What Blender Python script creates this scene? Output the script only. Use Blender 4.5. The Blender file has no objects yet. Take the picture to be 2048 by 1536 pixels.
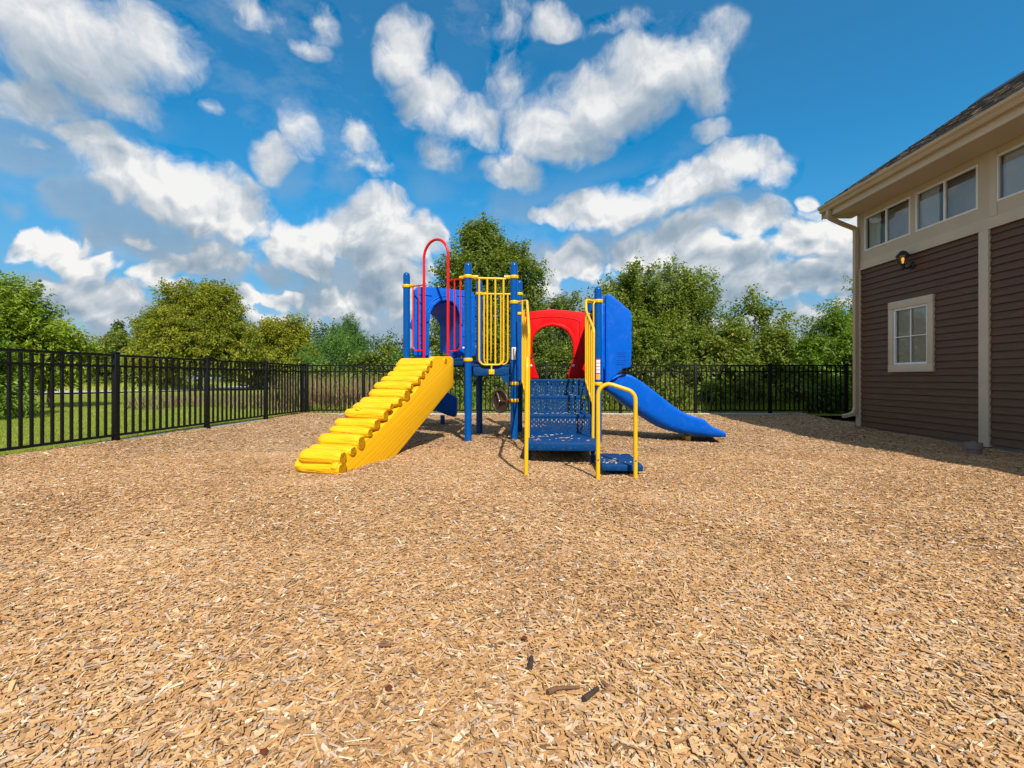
import bpy, math, random
import numpy as np
from mathutils import Vector, Matrix
R = math.radians
sc = bpy.context.scene
col = sc.collection
rnd = random.Random(7)

# ------------------------------------------------------------------ camera
CAMH = 0.92
cam_d = bpy.data.cameras.new('camera'); cam = bpy.data.objects.new('camera', cam_d); col.objects.link(cam)
cam.location = (0, 0, CAMH); cam.rotation_euler = (R(90), 0, 0)
cam_d.sensor_width = 36; cam_d.lens = 16.52; cam_d.shift_y = -0.0054
cam_d.clip_start = 0.05; cam_d.clip_end = 2000
sc.camera = cam

# ------------------------------------------------------------------ light
SUN = Vector((0.27, -0.95, 1.0)).normalized()
SUN_EL = math.asin(SUN.z); SUN_AZ = math.atan2(SUN.x, SUN.y)
sun_d = bpy.data.lights.new('sun', 'SUN'); sun = bpy.data.objects.new('sun', sun_d); col.objects.link(sun)
sun_d.energy = 4.6; sun_d.angle = R(0.55); sun_d.color = (1.0, 0.93, 0.82)
sun.rotation_euler = SUN.to_track_quat('Z', 'Y').to_euler()
sun.location = (3, -9, 12)
sc.view_settings.view_transform = 'Standard'; sc.view_settings.look = 'None'
sc.view_settings.gamma = 1.0; sc.view_settings.exposure = 0.50
sc.cycles.max_bounces = 6; sc.cycles.diffuse_bounces = 3; sc.cycles.glossy_bounces = 3
sc.cycles.transmission_bounces = 4; sc.cycles.transparent_max_bounces = 8
sc.cycles.caustics_reflective = False; sc.cycles.caustics_refractive = False
sc.cycles.use_denoising = True

# ------------------------------------------------------------------ node helpers
class NT:
    def __init__(s, tree): s.t = tree
    def n(s, typ, **kw):
        nd = s.t.nodes.new(typ)
        ins = kw.pop('ins', {})
        for k, v in kw.items(): setattr(nd, k, v)
        for k, v in ins.items():
            if isinstance(v, bpy.types.NodeSocket): s.t.links.new(v, nd.inputs[k])
            else: nd.inputs[k].default_value = v
        return nd
    def math(s, op, a, b=0.0, c=0.0, clamp=False):
        return s.n('ShaderNodeMath', operation=op, use_clamp=clamp, ins={0: a, 1: b, 2: c}).outputs[0]
    def vec(s, op, a, b=(0, 0, 0), c=(0, 0, 0)):
        nd = s.n('ShaderNodeVectorMath', operation=op, ins={0: a, 1: b, 2: c})
        return nd.outputs['Value'] if op in ('LENGTH', 'DOT_PRODUCT', 'DISTANCE') else nd.outputs['Vector']
    def mix(s, f, a, b):
        nd = s.n('ShaderNodeMix', data_type='RGBA')
        for k, v in ((0, f), (6, a), (7, b)):
            if isinstance(v, bpy.types.NodeSocket): s.t.links.new(v, nd.inputs[k])
            else: nd.inputs[k].default_value = v if k == 0 or len(v) == 4 else (*v, 1)
        return nd.outputs[2]
    def ramp(s, f, stops, interp='LINEAR'):
        nd = s.n('ShaderNodeValToRGB', ins={0: f}); cr = nd.color_ramp; cr.interpolation = interp
        while len(cr.elements) < len(stops): cr.elements.new(0.5)
        for e, (p, c) in zip(cr.elements, stops): e.position = p; e.color = (*c, 1) if len(c) == 3 else c
        return nd.outputs[0]
    def maprange(s, v, a, b, c=0.0, d=1.0, smooth=False):
        nd = s.n('ShaderNodeMapRange', ins={0: v, 1: a, 2: b, 3: c, 4: d})
        if smooth: nd.interpolation_type = 'SMOOTHSTEP'
        return nd.outputs[0]
    def noise(s, v, scale, detail=4, rough=0.5, out=0):
        ins = {'Scale': scale, 'Detail': detail, 'Roughness': rough}
        if v is not None: ins['Vector'] = v
        return s.n('ShaderNodeTexNoise', ins=ins).outputs[out]

# ------------------------------------------------------------------ sky with clouds
F = 940.0
CLOUDS = [  # where each cloud stands in the sky: (x, y, half width, half height, strength, hardness)
 (120, 90, 270, 130, 1.1), (330, 110, 110, 90, .8), (240, 215, 110, 50, .75), (40, 190, 160, 70, .8),
 (500, 15, 110, 40, .42), (640, 40, 50, 60, .42), (610, 100, 50, 30, .42), (430, 225, 30, 18, .35),
 (170, 300, 110, 55, 1.1), (260, 350, 140, 75, 1.2), (370, 390, 170, 85, 1.2), (470, 430, 90, 70, 1.0), (110, 275, 60, 30, .9),
 (590, 270, 45, 70, .5), (540, 330, 40, 50, .5), (30, 290, 50, 28, .45),
 (90, 475, 120, 55, .95), (180, 520, 80, 40, .8), (250, 480, 90, 35, .6),
 (450, 515, 90, 38, .8), (330, 540, 110, 40, .6), (150, 600, 150, 55, .75), (260, 610, 90, 70, .8), (60, 590, 70, 40, .6), (370, 570, 80, 30, .55),
 (800, 110, 62, 85, 1.05), (850, 200, 90, 75, 1.0), (935, 235, 90, 55, .9), (980, 260, 50, 40, .6), (690, 280, 50, 55, .62), (720, 340, 80, 38, .45), (880, 300, 60, 50, .45),
 (1010, 60, 55, 60, .5), (1100, 40, 60, 45, .6), (1020, 160, 50, 60, .5), (1240, 40, 100, 30, .3),
 (1300, 140, 130, 90, 1.1), (1210, 200, 130, 90, 1.15), (1110, 270, 120, 80, 1.15), (1040, 340, 80, 55, .95), (1390, 110, 60, 90, .75), (1430, 60, 60, 60, .35), (1400, 190, 60, 60, .4),
 (1400, 275, 50, 30, .4),
 (1470, 330, 105, 50, 1.1), (1360, 380, 130, 55, 1.1), (1230, 420, 130, 48, 1.1), (1120, 435, 60, 32, .9), (1290, 365, 30, 25, .7), (1540, 340, 60, 50, .6),
 (760, 430, 75, 45, 1.15), (700, 470, 110, 55, 1.1), (790, 490, 100, 70, 1.1), (640, 510, 70, 50, .9), (590, 470, 55, 45, .75), (820, 580, 130, 70, .8), (720, 600, 110, 70, .75),
 (540, 600, 70, 35, .75), (600, 590, 40, 28, .8), (640, 630, 25, 22, .7), (560, 640, 90, 30, .5),
 (1150, 525, 60, 50, 1.1), (1110, 570, 60, 60, .9), (1280, 515, 100, 50, 1.1), (1360, 470, 70, 40, .9), (1480, 450, 90, 48, 1.15), (1420, 520, 140, 50, 1.0), (1600, 480, 120, 48, 1.0), (1690, 470, 90, 50, .9),
 (1612, 400, 26, 18, .9), (1660, 425, 70, 35, .7), (1540, 570, 220, 60, .75), (1300, 600, 160, 60, .7), (1700, 610, 90, 35, .7), (1500, 640, 300, 40, .5), (1640, 590, 60, 20, .6),
]
world = bpy.data.worlds.new("World"); sc.world = world; world.use_nodes = True
wt = world.node_tree; wt.nodes.clear(); W = NT(wt)
world.cycles.sampling_method = 'MANUAL'; world.cycles.sample_map_resolution = 512
grp = bpy.data.node_groups.new('cloud_field', 'ShaderNodeTree')
grp.interface.new_socket('P', in_out='INPUT', socket_type='NodeSocketVector')
grp.interface.new_socket('S', in_out='OUTPUT', socket_type='NodeSocketFloat')
G = NT(grp); gi = G.n('NodeGroupInput'); go = G.n('NodeGroupOutput')
cur = None
for (cx, cy, rx, ry, s_) in CLOUDS:
    a = (cx-1024)/F; b = (757-cy)/F
    az = math.atan(a); el = math.atan(b*math.cos(az))
    k_ = 1.10 if cy < 400 else 1.20; raz = rx/F/(1+a*a)*k_/s_; rel = ry/F*math.cos(az)/(1+(b*math.cos(az))**2)*k_/s_
    q = G.vec('MULTIPLY_ADD', gi.outputs[0], (1/raz, 1/rel, 0), (-az/raz, -el/rel, 0))
    d = G.math('SUBTRACT', s_, G.vec('LENGTH', q))
    cur = d if cur is None else G.math('MAXIMUM', cur, d)
grp.links.new(cur, go.inputs[0])
tc = W.n('ShaderNodeTexCoord'); sp = W.n('ShaderNodeSeparateXYZ', ins={0: tc.outputs['Generated']})
azn = W.math('ARCTAN2', sp.outputs[0], sp.outputs[1]); eln = W.math('ARCSINE', sp.outputs[2])
PP = W.n('ShaderNodeCombineXYZ', ins={0: azn, 1: eln, 2: 0.0}).outputs[0]
w1 = W.noise(PP, 3.2, 1, .5, 1)
Pw = W.vec('MULTIPLY_ADD', w1, (.13, .09, 0), W.vec('ADD', PP, (-.065, -.045, 0)))
w2 = W.noise(PP, 13.0, 2, .6, 1)
Pw = W.vec('MULTIPLY_ADD', w2, (.050, .045, 0), W.vec('ADD', Pw, (-.025, -.0225, 0)))
lowg = W.maprange(eln, .20, .44, 1, 0)
def shape(vec):
    g = W.n('ShaderNodeGroup'); g.node_tree = grp; wt.links.new(vec, g.inputs[0]); return g.outputs[0]
# sky beside, behind and above what the photograph shows: scattered cumulus of its own
outm = W.math('MAXIMUM', W.maprange(W.math('ABSOLUTE', azn), .87, 1.05, 0, 1), W.maprange(eln, .72, .9, 0, 1))
fb2 = W.noise(Pw, 2.6, 2, .5)
bgc = W.math('MULTIPLY', W.maprange(fb2, .36, .66, 0, 1.0), outm)
S0 = W.math('MAXIMUM', W.math('MAXIMUM', shape(Pw), bgc), 0.0); S2 = W.math('MAXIMUM', W.math('MAXIMUM', shape(W.vec('ADD', Pw, (.015, .075, 0))), bgc), 0.0)
amp = W.maprange(lowg, 0, 1, 1.9, 1.3)
def detail(off):
    v = W.vec('ADD', Pw, off)
    n_ = W.math('MULTIPLY', W.math('SUBTRACT', W.noise(v, 9.0, 9, .60), .5), amp)
    bil = W.n('ShaderNodeTexVoronoi', feature='F1', ins={'Vector': v, 'Scale': 17.0, 'Detail': 1.5, 'Roughness': .5}).outputs['Distance']
    return W.math('MULTIPLY_ADD', W.math('SUBTRACT', .52, bil), W.math('MULTIPLY', lowg, .62), n_)
N0 = detail((0, 0, 0)); N1 = detail((.006, .014, 0))
D0 = W.math('MULTIPLY', W.math('ADD', S0, N0), W.maprange(S0, .0, .10, 0, 1)); D1 = W.math('MULTIPLY', W.math('ADD', S0, N1), W.maprange(S0, .0, .10, 0, 1))
soft = W.maprange(eln, .20, .46, 0, 1)
alpha = W.maprange(D0, W.maprange(soft, 0, 1, .02, -.10), W.maprange(soft, 0, 1, .22, .62), 0, 1, smooth=True)
alpha = W.math('MULTIPLY', alpha, W.maprange(soft, 0, 1, 1.0, .93))
veil = W.maprange(W.noise(W.vec('MULTIPLY', PP, (1.0, 1.8, 0)), 3.0, 6, .62), .50, .80, 0, .42)
veil = W.math('MULTIPLY', veil, W.maprange(azn, .30, .55, 1, 0))
alpha = W.math('MAXIMUM', alpha, veil)
under = W.math('MULTIPLY', W.maprange(W.math('ADD', S2, W.math('MULTIPLY', N0, .5)), .0, .45, 0, 1, smooth=True), W.math('MULTIPLY', lowg, .88))
macro = W.math('MULTIPLY', W.math('SUBTRACT', S0, S2), W.maprange(soft, 0, 1, .60, .50))
micro = W.math('MULTIPLY', W.math('SUBTRACT', D0, D1), W.maprange(soft, 0, 1, 1.35, .70))
lit = W.math('ADD', W.math('ADD', macro, micro), W.maprange(soft, 0, 1, .53, .57))
edge = W.maprange(D0, .1, .75, .14, -.16)
lit = W.math('ADD', lit, edge)
low = W.maprange(eln, .02, .26, -.20, 0)
lit = W.math('ADD', lit, low, clamp=True)
ccol = W.ramp(lit, [(0, (.25, .36, .475)), (.35, (.40, .49, .58)), (.65, (.66, .705, .755)), (.9, (1.0, .99, .97))])
ccol = W.vec('SCALE', ccol); ccol.node.inputs['Scale'].default_value = 6.6
sky = W.n('ShaderNodeTexSky', sky_type='NISHITA', sun_disc=False, sun_elevation=SUN_EL, sun_rotation=SUN_AZ,
          altitude=0, air_density=1.0, dust_density=0.2, ozone_density=3.0)
hs = W.n('ShaderNodeHueSaturation', ins={'Saturation': 1.46, 'Value': 1.14, 'Hue': .487, 'Color': sky.outputs[0]})
skyc = hs.outputs[0]
hz = W.maprange(eln, .0, .44, .85, 0, smooth=True)
skyc = W.mix(hz, skyc, W.mix(W.maprange(eln, 0, .16, 0, 1), (1.9, 2.9, 4.0), (.95, 2.25, 3.9)))
ucol = W.mix(W.maprange(W.noise(PP, 6.0, 5, .6), .3, .7, 0, 1), (1.75, 2.55, 3.35), (2.9, 3.55, 4.2))
skyc = W.mix(under, skyc, ucol)
fin = W.mix(alpha, skyc, ccol)
bgn = W.n('ShaderNodeBackground', ins={'Color': fin, 'Strength': 0.1})
wo = W.n('ShaderNodeOutputWorld', ins={'Surface': bgn.outputs[0]})

# ------------------------------------------------------------------ materials
def M(name):
    m = bpy.data.materials.new(name); m.use_nodes = True; t = m.node_tree; t.nodes.clear()
    return m, NT(t)
def out(T, sh): T.n('ShaderNodeOutputMaterial', ins={'Surface': sh})
def simple(name, c, rough=.5, spec=.5, metal=0.0, var=.08, vscale=6, bump=0.0, bscale=60, coat=0.0, c2=None, dirt=0.0, stretch=None):
    m, T = M(name)
    tcn = T.n('ShaderNodeTexCoord').outputs['Object']
    if stretch: tcn = T.vec('MULTIPLY', tcn, stretch)
    nz = T.noise(tcn, vscale, 5, .6)
    ca = tuple(x*(1-var) for x in c); cb = tuple(min(1, x*(1+var)) for x in (c2 or c))
    colr = T.ramp(nz, [(.3, ca), (.7, cb)])
    if dirt:
        dn = T.maprange(T.noise(tcn, vscale*4.3, 6, .7), .56, .72, 0, dirt)
        colr = T.mix(dn, colr, (.33, .27, .20))
    rn = T.maprange(T.noise(tcn, vscale*2, 4, .6), .3, .7, rough*.85, min(1, rough*1.2))
    b = T.n('ShaderNodeBsdfPrincipled', ins={'Base Color': colr, 'Roughness': rn, 'Metallic': metal, 'Specular IOR Level': spec, 'Coat Weight': coat, 'Coat Roughness': .12})
    if bump:
        bn = T.n('ShaderNodeBump', ins={'Strength': bump, 'Distance': .01, 'Height': T.noise(tcn, bscale, 5, .6)})
        T.t.links.new(bn.outputs[0], b.inputs['Normal'])
    out(T, b.outputs[0]); return m

MAT = {}
MAT['yellow_tube'] = simple('yellow_tube', (.74, .42, .012), .34, .3, var=.05, coat=.1, bump=.05, bscale=90)
MAT['yellow_mold'] = simple('yellow_mold', (.80, .425, .006), .5, .25, var=.06, bump=.10, bscale=200, dirt=.10)
MAT['blue_post'] = simple('blue_post', (.0, .070, .30), .20, .20, var=.06, coat=.05, bump=.02, dirt=.05)
MAT['blue_mold'] = simple('blue_mold', (.0, .098, .54), .40, .13, var=.07, vscale=3, bump=.10, bscale=160, dirt=.09)
MAT['blue_deck'] = simple('blue_deck', (.0, .042, .155), .5, .15, var=.08, bump=.25, bscale=220, dirt=.14)
MAT['red_tube'] = simple('red_tube', (.60, .005, .006), .32, .3, var=.05, coat=.3)
MAT['red_mold'] = simple('red_mold', (.62, .004, .005), .40, .15, var=.06, vscale=3, bump=.10, bscale=160)
MAT['brown_mold'] = simple('brown_mold', (.050, .034, .024), .36, .4, var=.12)
MAT['white_bolt'] = simple('white_bolt', (.75, .74, .70), .35, .5)
MAT['steel'] = simple('steel', (.45, .45, .44), .3, .5, metal=.9)
MAT['label_white'] = simple('label_white', (.72, .70, .66), .5, .4)
MAT['label_red'] = simple('label_red', (.62, .05, .03), .5, .4)
MAT['label_orange'] = simple('label_orange', (.85, .34, .06), .5, .4)
MAT['label_ink'] = simple('label_ink', (.30, .30, .32), .6, .4)
MAT['fence'] = simple('fence', (.006, .006, .007), .5, .2, var=.2, bump=.05)
MAT['beige_trim'] = simple('beige_trim', (.60, .505, .375), .60, .4, var=.05, vscale=2, bump=.06, bscale=40)
MAT['beige_panel'] = simple('beige_panel', (.55, .46, .34), .65, .4, var=.05, vscale=2, bump=.08, bscale=60)
MAT['gutter'] = simple('gutter', (.52, .40, .25), .40, .5, var=.07, vscale=1.5, dirt=.08)
MAT['vinyl_white'] = simple('vinyl_white', (.80, .80, .78), .40, .5, var=.03)
MAT['black_metal'] = simple('black_metal', (.012, .012, .014), .40, .5, var=.2)
MAT['pipe_grey'] = simple('pipe_grey', (.20, .155, .14), .8, .3, var=.15, bump=.3, dirt=.15)
MAT['concrete'] = simple('concrete', (.42, .39, .36), .9, .2, var=.18, vscale=3, bump=.5, bscale=50, dirt=.3)
MAT['foundation'] = simple('foundation', (.20, .17, .16), .9, .2, var=.2, vscale=4, bump=.5, bscale=50)
MAT['room'] = simple('room', (.66, .65, .63), .9, .1, var=.1, vscale=2)
MAT['room_pale'] = simple('room_pale', (.82, .81, .77), .9, .1, var=.1, vscale=2)
MAT['bark'] = simple('bark', (.13, .105, .085), .9, .2, var=.35, vscale=4, bump=.8, bscale=18, stretch=(1, 1, .3))
MAT['stick'] = simple('stick', (.17, .095, .055), .85, .2, var=.3, vscale=20, bump=.6, bscale=90)
MAT['stick_dark'] = simple('stick_dark', (.055, .038, .03), .85, .2, var=.3, vscale=20, bump=.6, bscale=90)
MAT['bark_flake'] = simple('bark_flake', (.13, .032, .016), .8, .2, var=.3, vscale=20)
MAT['asphalt'] = simple('asphalt', (.38, .37, .37), .9, .2, var=.1, vscale=.4, bump=.3)

# yellow timber-look moulded side wall: flowing grain relief
m, T = M('yellow_grain'); MAT['yellow_grain'] = m
tco = T.n('ShaderNodeTexCoord').outputs['Object']
rot = T.n('ShaderNodeMapping', ins={'Vector': tco, 'Rotation': (0, 0, 0), 'Scale': (1, 1, 1)}).outputs[0]
sx = T.n('ShaderNodeSeparateXYZ', ins={0: rot})
along = T.math('ADD', T.math('MULTIPLY', sx.outputs[0], .35*.88), T.math('ADD', T.math('MULTIPLY', sx.outputs[1], .94*.88), T.math('MULTIPLY', sx.outputs[2], .48)))
acr = T.math('ADD', T.math('MULTIPLY', sx.outputs[2], .88), T.math('MULTIPLY', sx.outputs[1], -.48))
wv = T.n('ShaderNodeCombineXYZ', ins={0: T.math('MULTIPLY', along, .45), 1: T.math('MULTIPLY', acr, 6), 2: 0.0}).outputs[0]
wtx = T.n('ShaderNodeTexWave', wave_type='BANDS', bands_direction='Y', wave_profile='SIN', ins={'Vector': wv, 'Scale': .95, 'Distortion': 9.0, 'Detail': 2.0, 'Detail Scale': .8, 'Detail Roughness': .5})
ln = T.maprange(wtx.outputs['Fac'], .0, .16, 0, 1, smooth=True)
bn = T.n('ShaderNodeBump', ins={'Strength': .45, 'Distance': .004, 'Height': ln})
b = T.n('ShaderNodeBsdfPrincipled', ins={'Base Color': (.80, .425, .006, 1), 'Roughness': .5, 'Specular IOR Level': .25, 'Normal': bn.outputs[0]})
out(T, b.outputs[0])

m, T = M('yellow_log'); MAT['yellow_log'] = m
tco = T.n('ShaderNodeTexCoord').outputs['Object']; sx = T.n('ShaderNodeSeparateXYZ', ins={0: tco})
al = T.math('ADD', T.math('MULTIPLY', sx.outputs[0], -.937), T.math('MULTIPLY', sx.outputs[1], .349)); ac = T.math('ADD', T.math('MULTIPLY', sx.outputs[0], .35), T.math('MULTIPLY', sx.outputs[1], .937))
gv = T.n('ShaderNodeCombineXYZ', ins={0: T.math('MULTIPLY', al, 2.2), 1: T.math('MULTIPLY', ac, 26), 2: T.math('MULTIPLY', sx.outputs[2], 26)}).outputs[0]
g1 = T.noise(gv, 1.0, 3, .55); g2 = T.maprange(g1, .36, .47, 0, 1, smooth=True)
bn = T.n('ShaderNodeBump', ins={'Strength': .75, 'Distance': .007, 'Height': g2})
dn = T.maprange(T.noise(tco, 16, 5, .7), .56, .74, 0, .14)
b = T.n('ShaderNodeBsdfPrincipled', ins={'Base Color': T.mix(dn, (.80, .425, .006), (.42, .27, .10)), 'Roughness': .5, 'Specular IOR Level': .25, 'Normal': bn.outputs[0]})
out(T, b.outputs[0])

# siding: wood look vinyl
m, T = M('siding'); MAT['siding'] = m
tco = T.n('ShaderNodeTexCoord').outputs['Object']
v1 = T.vec('MULTIPLY', tco, (1, 1.3, 26)); n1 = T.noise(v1, 2.2, 6, .65)
v2 = T.vec('MULTIPLY', tco, (1, .5, 9)); n2 = T.noise(v2, 1.2, 2, .5)
cc = T.ramp(n1, [(.28, (.074, .035, .017)), (.55, (.130, .062, .030)), (.75, (.182, .091, .047))])
cc = T.mix(T.maprange(n2, .35, .65, 0, .35), cc, (.095, .062, .028))
sp2 = T.noise(tco, 55, 2, .5); cc = T.mix(T.maprange(sp2, .83, .85, 0, .4), cc, (.45, .42, .38))
bn = T.n('ShaderNodeBump', ins={'Strength': .25, 'Distance': .004, 'Height': n1})
b = T.n('ShaderNodeBsdfPrincipled', ins={'Base Color': cc, 'Roughness': .55, 'Specular IOR Level': .4, 'Normal': bn.outputs[0]})
out(T, b.outputs[0])

# shingles
m, T = M('shingle'); MAT['shingle'] = m
tco = T.n('ShaderNodeTexCoord').outputs['Object']
sx = T.n('ShaderNodeSeparateXYZ', ins={0: tco})
bv = T.n('ShaderNodeCombineXYZ', ins={0: sx.outputs[1], 1: T.math('MULTIPLY', sx.outputs[0], 1.2), 2: 0.0}).outputs[0]
vv = T.n('ShaderNodeTexVoronoi', ins={'Vector': T.vec('MULTIPLY', bv, (5, 8.6, 1)), 'Scale': 1.0, 'Randomness': .75})
cc = T.ramp(T.n('ShaderNodeSeparateXYZ', ins={0: vv.outputs['Color']}).outputs[0],
            [(0, (.050, .040, .034)), (.35, (.105, .080, .060)), (.6, (.16, .115, .080)), (.8, (.085, .080, .080)), (1, (.20, .14, .09))], 'CONSTANT')
gr = T.noise(tco, 180, 2, .6); cc = T.mix(T.maprange(gr, .4, .7, 0, .35), cc, (.26, .22, .18))
bn = T.n('ShaderNodeBump', ins={'Strength': .6, 'Distance': .01, 'Height': gr})
b = T.n('ShaderNodeBsdfPrincipled', ins={'Base Color': cc, 'Roughness': .95, 'Specular IOR Level': .15, 'Normal': bn.outputs[0]})
out(T, b.outputs[0])

# window glass
m, T = M('glass'); MAT['glass'] = m
fr = T.n('ShaderNodeFresnel', ins={'IOR': 1.5}).outputs[0]
gls = T.n('ShaderNodeBsdfGlossy', ins={'Color': (.85, .84, .82, 1), 'Roughness': .02})
trp = T.n('ShaderNodeBsdfTransparent', ins={'Color': (.95, .96, .95, 1)})
ms = T.n('ShaderNodeMixShader', ins={0: T.math('ADD', fr, .09, clamp=True), 1: trp.outputs[0], 2: gls.outputs[0]})
out(T, ms.outputs[0])
m, T = M('lamp_glass'); MAT['lamp_glass'] = m
gls = T.n('ShaderNodeBsdfGlossy', ins={'Color': (1, 1, 1, 1), 'Roughness': .12})
trp = T.n('ShaderNodeBsdfTransparent', ins={'Color': (.80, .66, .50, 1)})
out(T, T.n('ShaderNodeMixShader', ins={0: .15, 1: trp.outputs[0], 2: gls.outputs[0]}).outputs[0])
m, T = M('bulb'); MAT['bulb'] = m
out(T, T.n('ShaderNodeEmission', ins={'Color': (1, .50, .12, 1), 'Strength': 1.0}).outputs[0])
m, T = M('blind'); MAT['blind'] = m
tco = T.n('ShaderNodeTexCoord').outputs['Object']
b = T.n('ShaderNodeBsdfPrincipled', ins={'Base Color': (.84, .84, .80, 1), 'Roughness': .6}); out(T, b.outputs[0])

# wood chips
CHIP = [(0, (.13, .075, .040)), (.10, (.30, .18, .09)), (.30, (.455, .248, .100)), (.52, (.54, .315, .138)), (.70, (.63, .425, .225)),
        (.82, (.42, .32, .25)), (.90, (.54, .43, .34)), (1, (.82, .67, .46))]
m, T = M('chip'); MAT['chip'] = m
at = T.n('ShaderNodeAttribute', attribute_name='tone')
cc = T.ramp(at.outputs['Fac'], CHIP)
tco = T.n('ShaderNodeTexCoord').outputs['Object']
cc2 = T.mix(T.maprange(T.noise(tco, 260, 2, .6), .42, .62, 0, .30), cc, (.30, .18, .09))
b = T.n('ShaderNodeBsdfPrincipled', ins={'Base Color': cc2, 'Roughness': .75, 'Specular IOR Level': .25}); out(T, b.outputs[0])
m, T = M('chip_bed'); MAT['chip_bed'] = m
tco = T.n('ShaderNodeTexCoord').outputs['Object']
wn = T.noise(tco, 9, 3, .6, 1)
wp = T.vec('MULTIPLY_ADD', wn, (.12, .12, 0), tco)
va = T.n('ShaderNodeTexVoronoi', ins={'Vector': T.vec('MULTIPLY', wp, (62, 30, 1)), 'Scale': 1.0})
rt = T.n('ShaderNodeMapping', ins={'Vector': wp, 'Rotation': (0, 0, R(55)), 'Scale': (70, 30, 1)})
vb = T.n('ShaderNodeTexVoronoi', ins={'Vector': rt.outputs[0], 'Scale': 1.0})
pick = T.math('GREATER_THAN', T.noise(tco, 14, 2, .5), .5)
tone = T.n('ShaderNodeMix', data_type='RGBA', ins={0: pick, 6: va.outputs['Color'], 7: vb.outputs['Color']}).outputs[2]
tn = T.n('ShaderNodeSeparateXYZ', ins={0: tone}).outputs[0]
cc = T.ramp(tn, CHIP)
cc = T.mix(T.maprange(T.noise(tco, .9, 3, .5), .35, .65, 0, .25), cc, (.36, .24, .13))
dist = T.n('ShaderNodeMix', data_type='FLOAT', ins={0: pick, 2: va.outputs['Distance'], 3: vb.outputs['Distance']}).outputs[0]
hh = T.math('MULTIPLY_ADD', tn, .8, T.math('MULTIPLY', dist, -1.0))
bn = T.n('ShaderNodeBump', ins={'Strength': .9, 'Distance': .012, 'Height': hh})
b = T.n('ShaderNodeBsdfPrincipled', ins={'Base Color': cc, 'Roughness': .85, 'Specular IOR Level': .2, 'Normal': bn.outputs[0]}); out(T, b.outputs[0])

def leafmat(name, stops, trans=.42, glos=.30):
    m, T = M(name)
    at = T.n('ShaderNodeAttribute', attribute_name='tone')
    cc = T.ramp(at.outputs['Fac'], stops)
    b = T.n('ShaderNodeBsdfPrincipled', ins={'Base Color': cc, 'Roughness': .48, 'Specular IOR Level': glos})
    tcol = T.vec('MULTIPLY', cc, (1.5, 1.45, .5))
    tr = T.n('ShaderNodeBsdfTranslucent', ins={'Color': tcol})
    out(T, T.n('ShaderNodeMixShader', ins={0: trans, 1: b.outputs[0], 2: tr.outputs[0]}).outputs[0])
    MAT[name] = m
leafmat('leaf_maple', [(0, (0.070, 0.126, 0.015)), (.5, (0.173, 0.270, 0.027)), (1, (0.371, 0.437, 0.042))])
leafmat('leaf_pear', [(0, (0.080, 0.100, 0.012)), (.5, (0.210, 0.250, 0.024)), (1, (0.400, 0.390, 0.040))])
leafmat('leaf_locust', [(0, (0.039, 0.094, 0.023)), (.5, (0.097, 0.205, 0.047)), (1, (0.184, 0.323, 0.067))])
leafmat('leaf_tall', [(0, (0.055, 0.095, 0.019)), (.5, (0.153, 0.213, 0.043)), (1, (0.293, 0.355, 0.070))])
leafmat('leaf_mid', [(0, (0.061, 0.097, 0.017)), (.5, (0.162, 0.227, 0.034)), (1, (0.312, 0.363, 0.059))])
leafmat('leaf_sumac', [(0, (0.067, 0.112, 0.020)), (.55, (0.180, 0.254, 0.041)), (.9, (0.314, 0.347, 0.072)), (1, (0.539, 0.245, 0.102))])
leafmat('leaf_heaven', [(0, (0.055, 0.110, 0.015)), (.5, (0.139, 0.239, 0.029)), (1, (0.255, 0.365, 0.046))])
leafmat('leaf_far', [(0, (0.028, 0.062, 0.017)), (.5, (0.055, 0.107, 0.024)), (1, (0.095, 0.159, 0.034))], .2)
leafmat('blade', [(0, (0.117, 0.180, 0.023)), (.5, (0.249, 0.349, 0.038)), (.85, (0.400, 0.422, 0.067)), (1, (0.613, 0.465, 0.170))], .3)
leafmat('reed', [(0, (.17, .105, .060)), (.35, (.28, .18, .105)), (.55, (.36, .28, .15)), (.65, (.20, .25, .06)), (1, (.17, .24, .045))], .2)
m, T = M('lawn'); MAT['lawn'] = m
tco = T.n('ShaderNodeTexCoord').outputs['Object']
cc = T.ramp(T.noise(tco, .55, 6, .65), [(.3, (.14, .18, .022)), (.55, (.235, .265, .035)), (.75, (.32, .31, .07))])
cc = T.mix(T.maprange(T.noise(tco, 30, 3, .7), .4, .7, 0, .45), cc, (.05, .08, .012))
bn = T.n('ShaderNodeBump', ins={'Strength': .8, 'Distance': .03, 'Height': T.noise(tco, 60, 4, .7)})
b = T.n('ShaderNodeBsdfPrincipled', ins={'Base Color': cc, 'Roughness': .9, 'Specular IOR Level': .15, 'Normal': bn.outputs[0]}); out(T, b.outputs[0])
m, T = M('soil'); MAT['soil'] = m
tco = T.n('ShaderNodeTexCoord').outputs['Object']
cc = T.ramp(T.noise(tco, .3, 6, .65), [(.3, (.05, .07, .015)), (.7, (.11, .12, .035))])
b = T.n('ShaderNodeBsdfPrincipled', ins={'Base Color': cc, 'Roughness': .95}); out(T, b.outputs[0])
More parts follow.
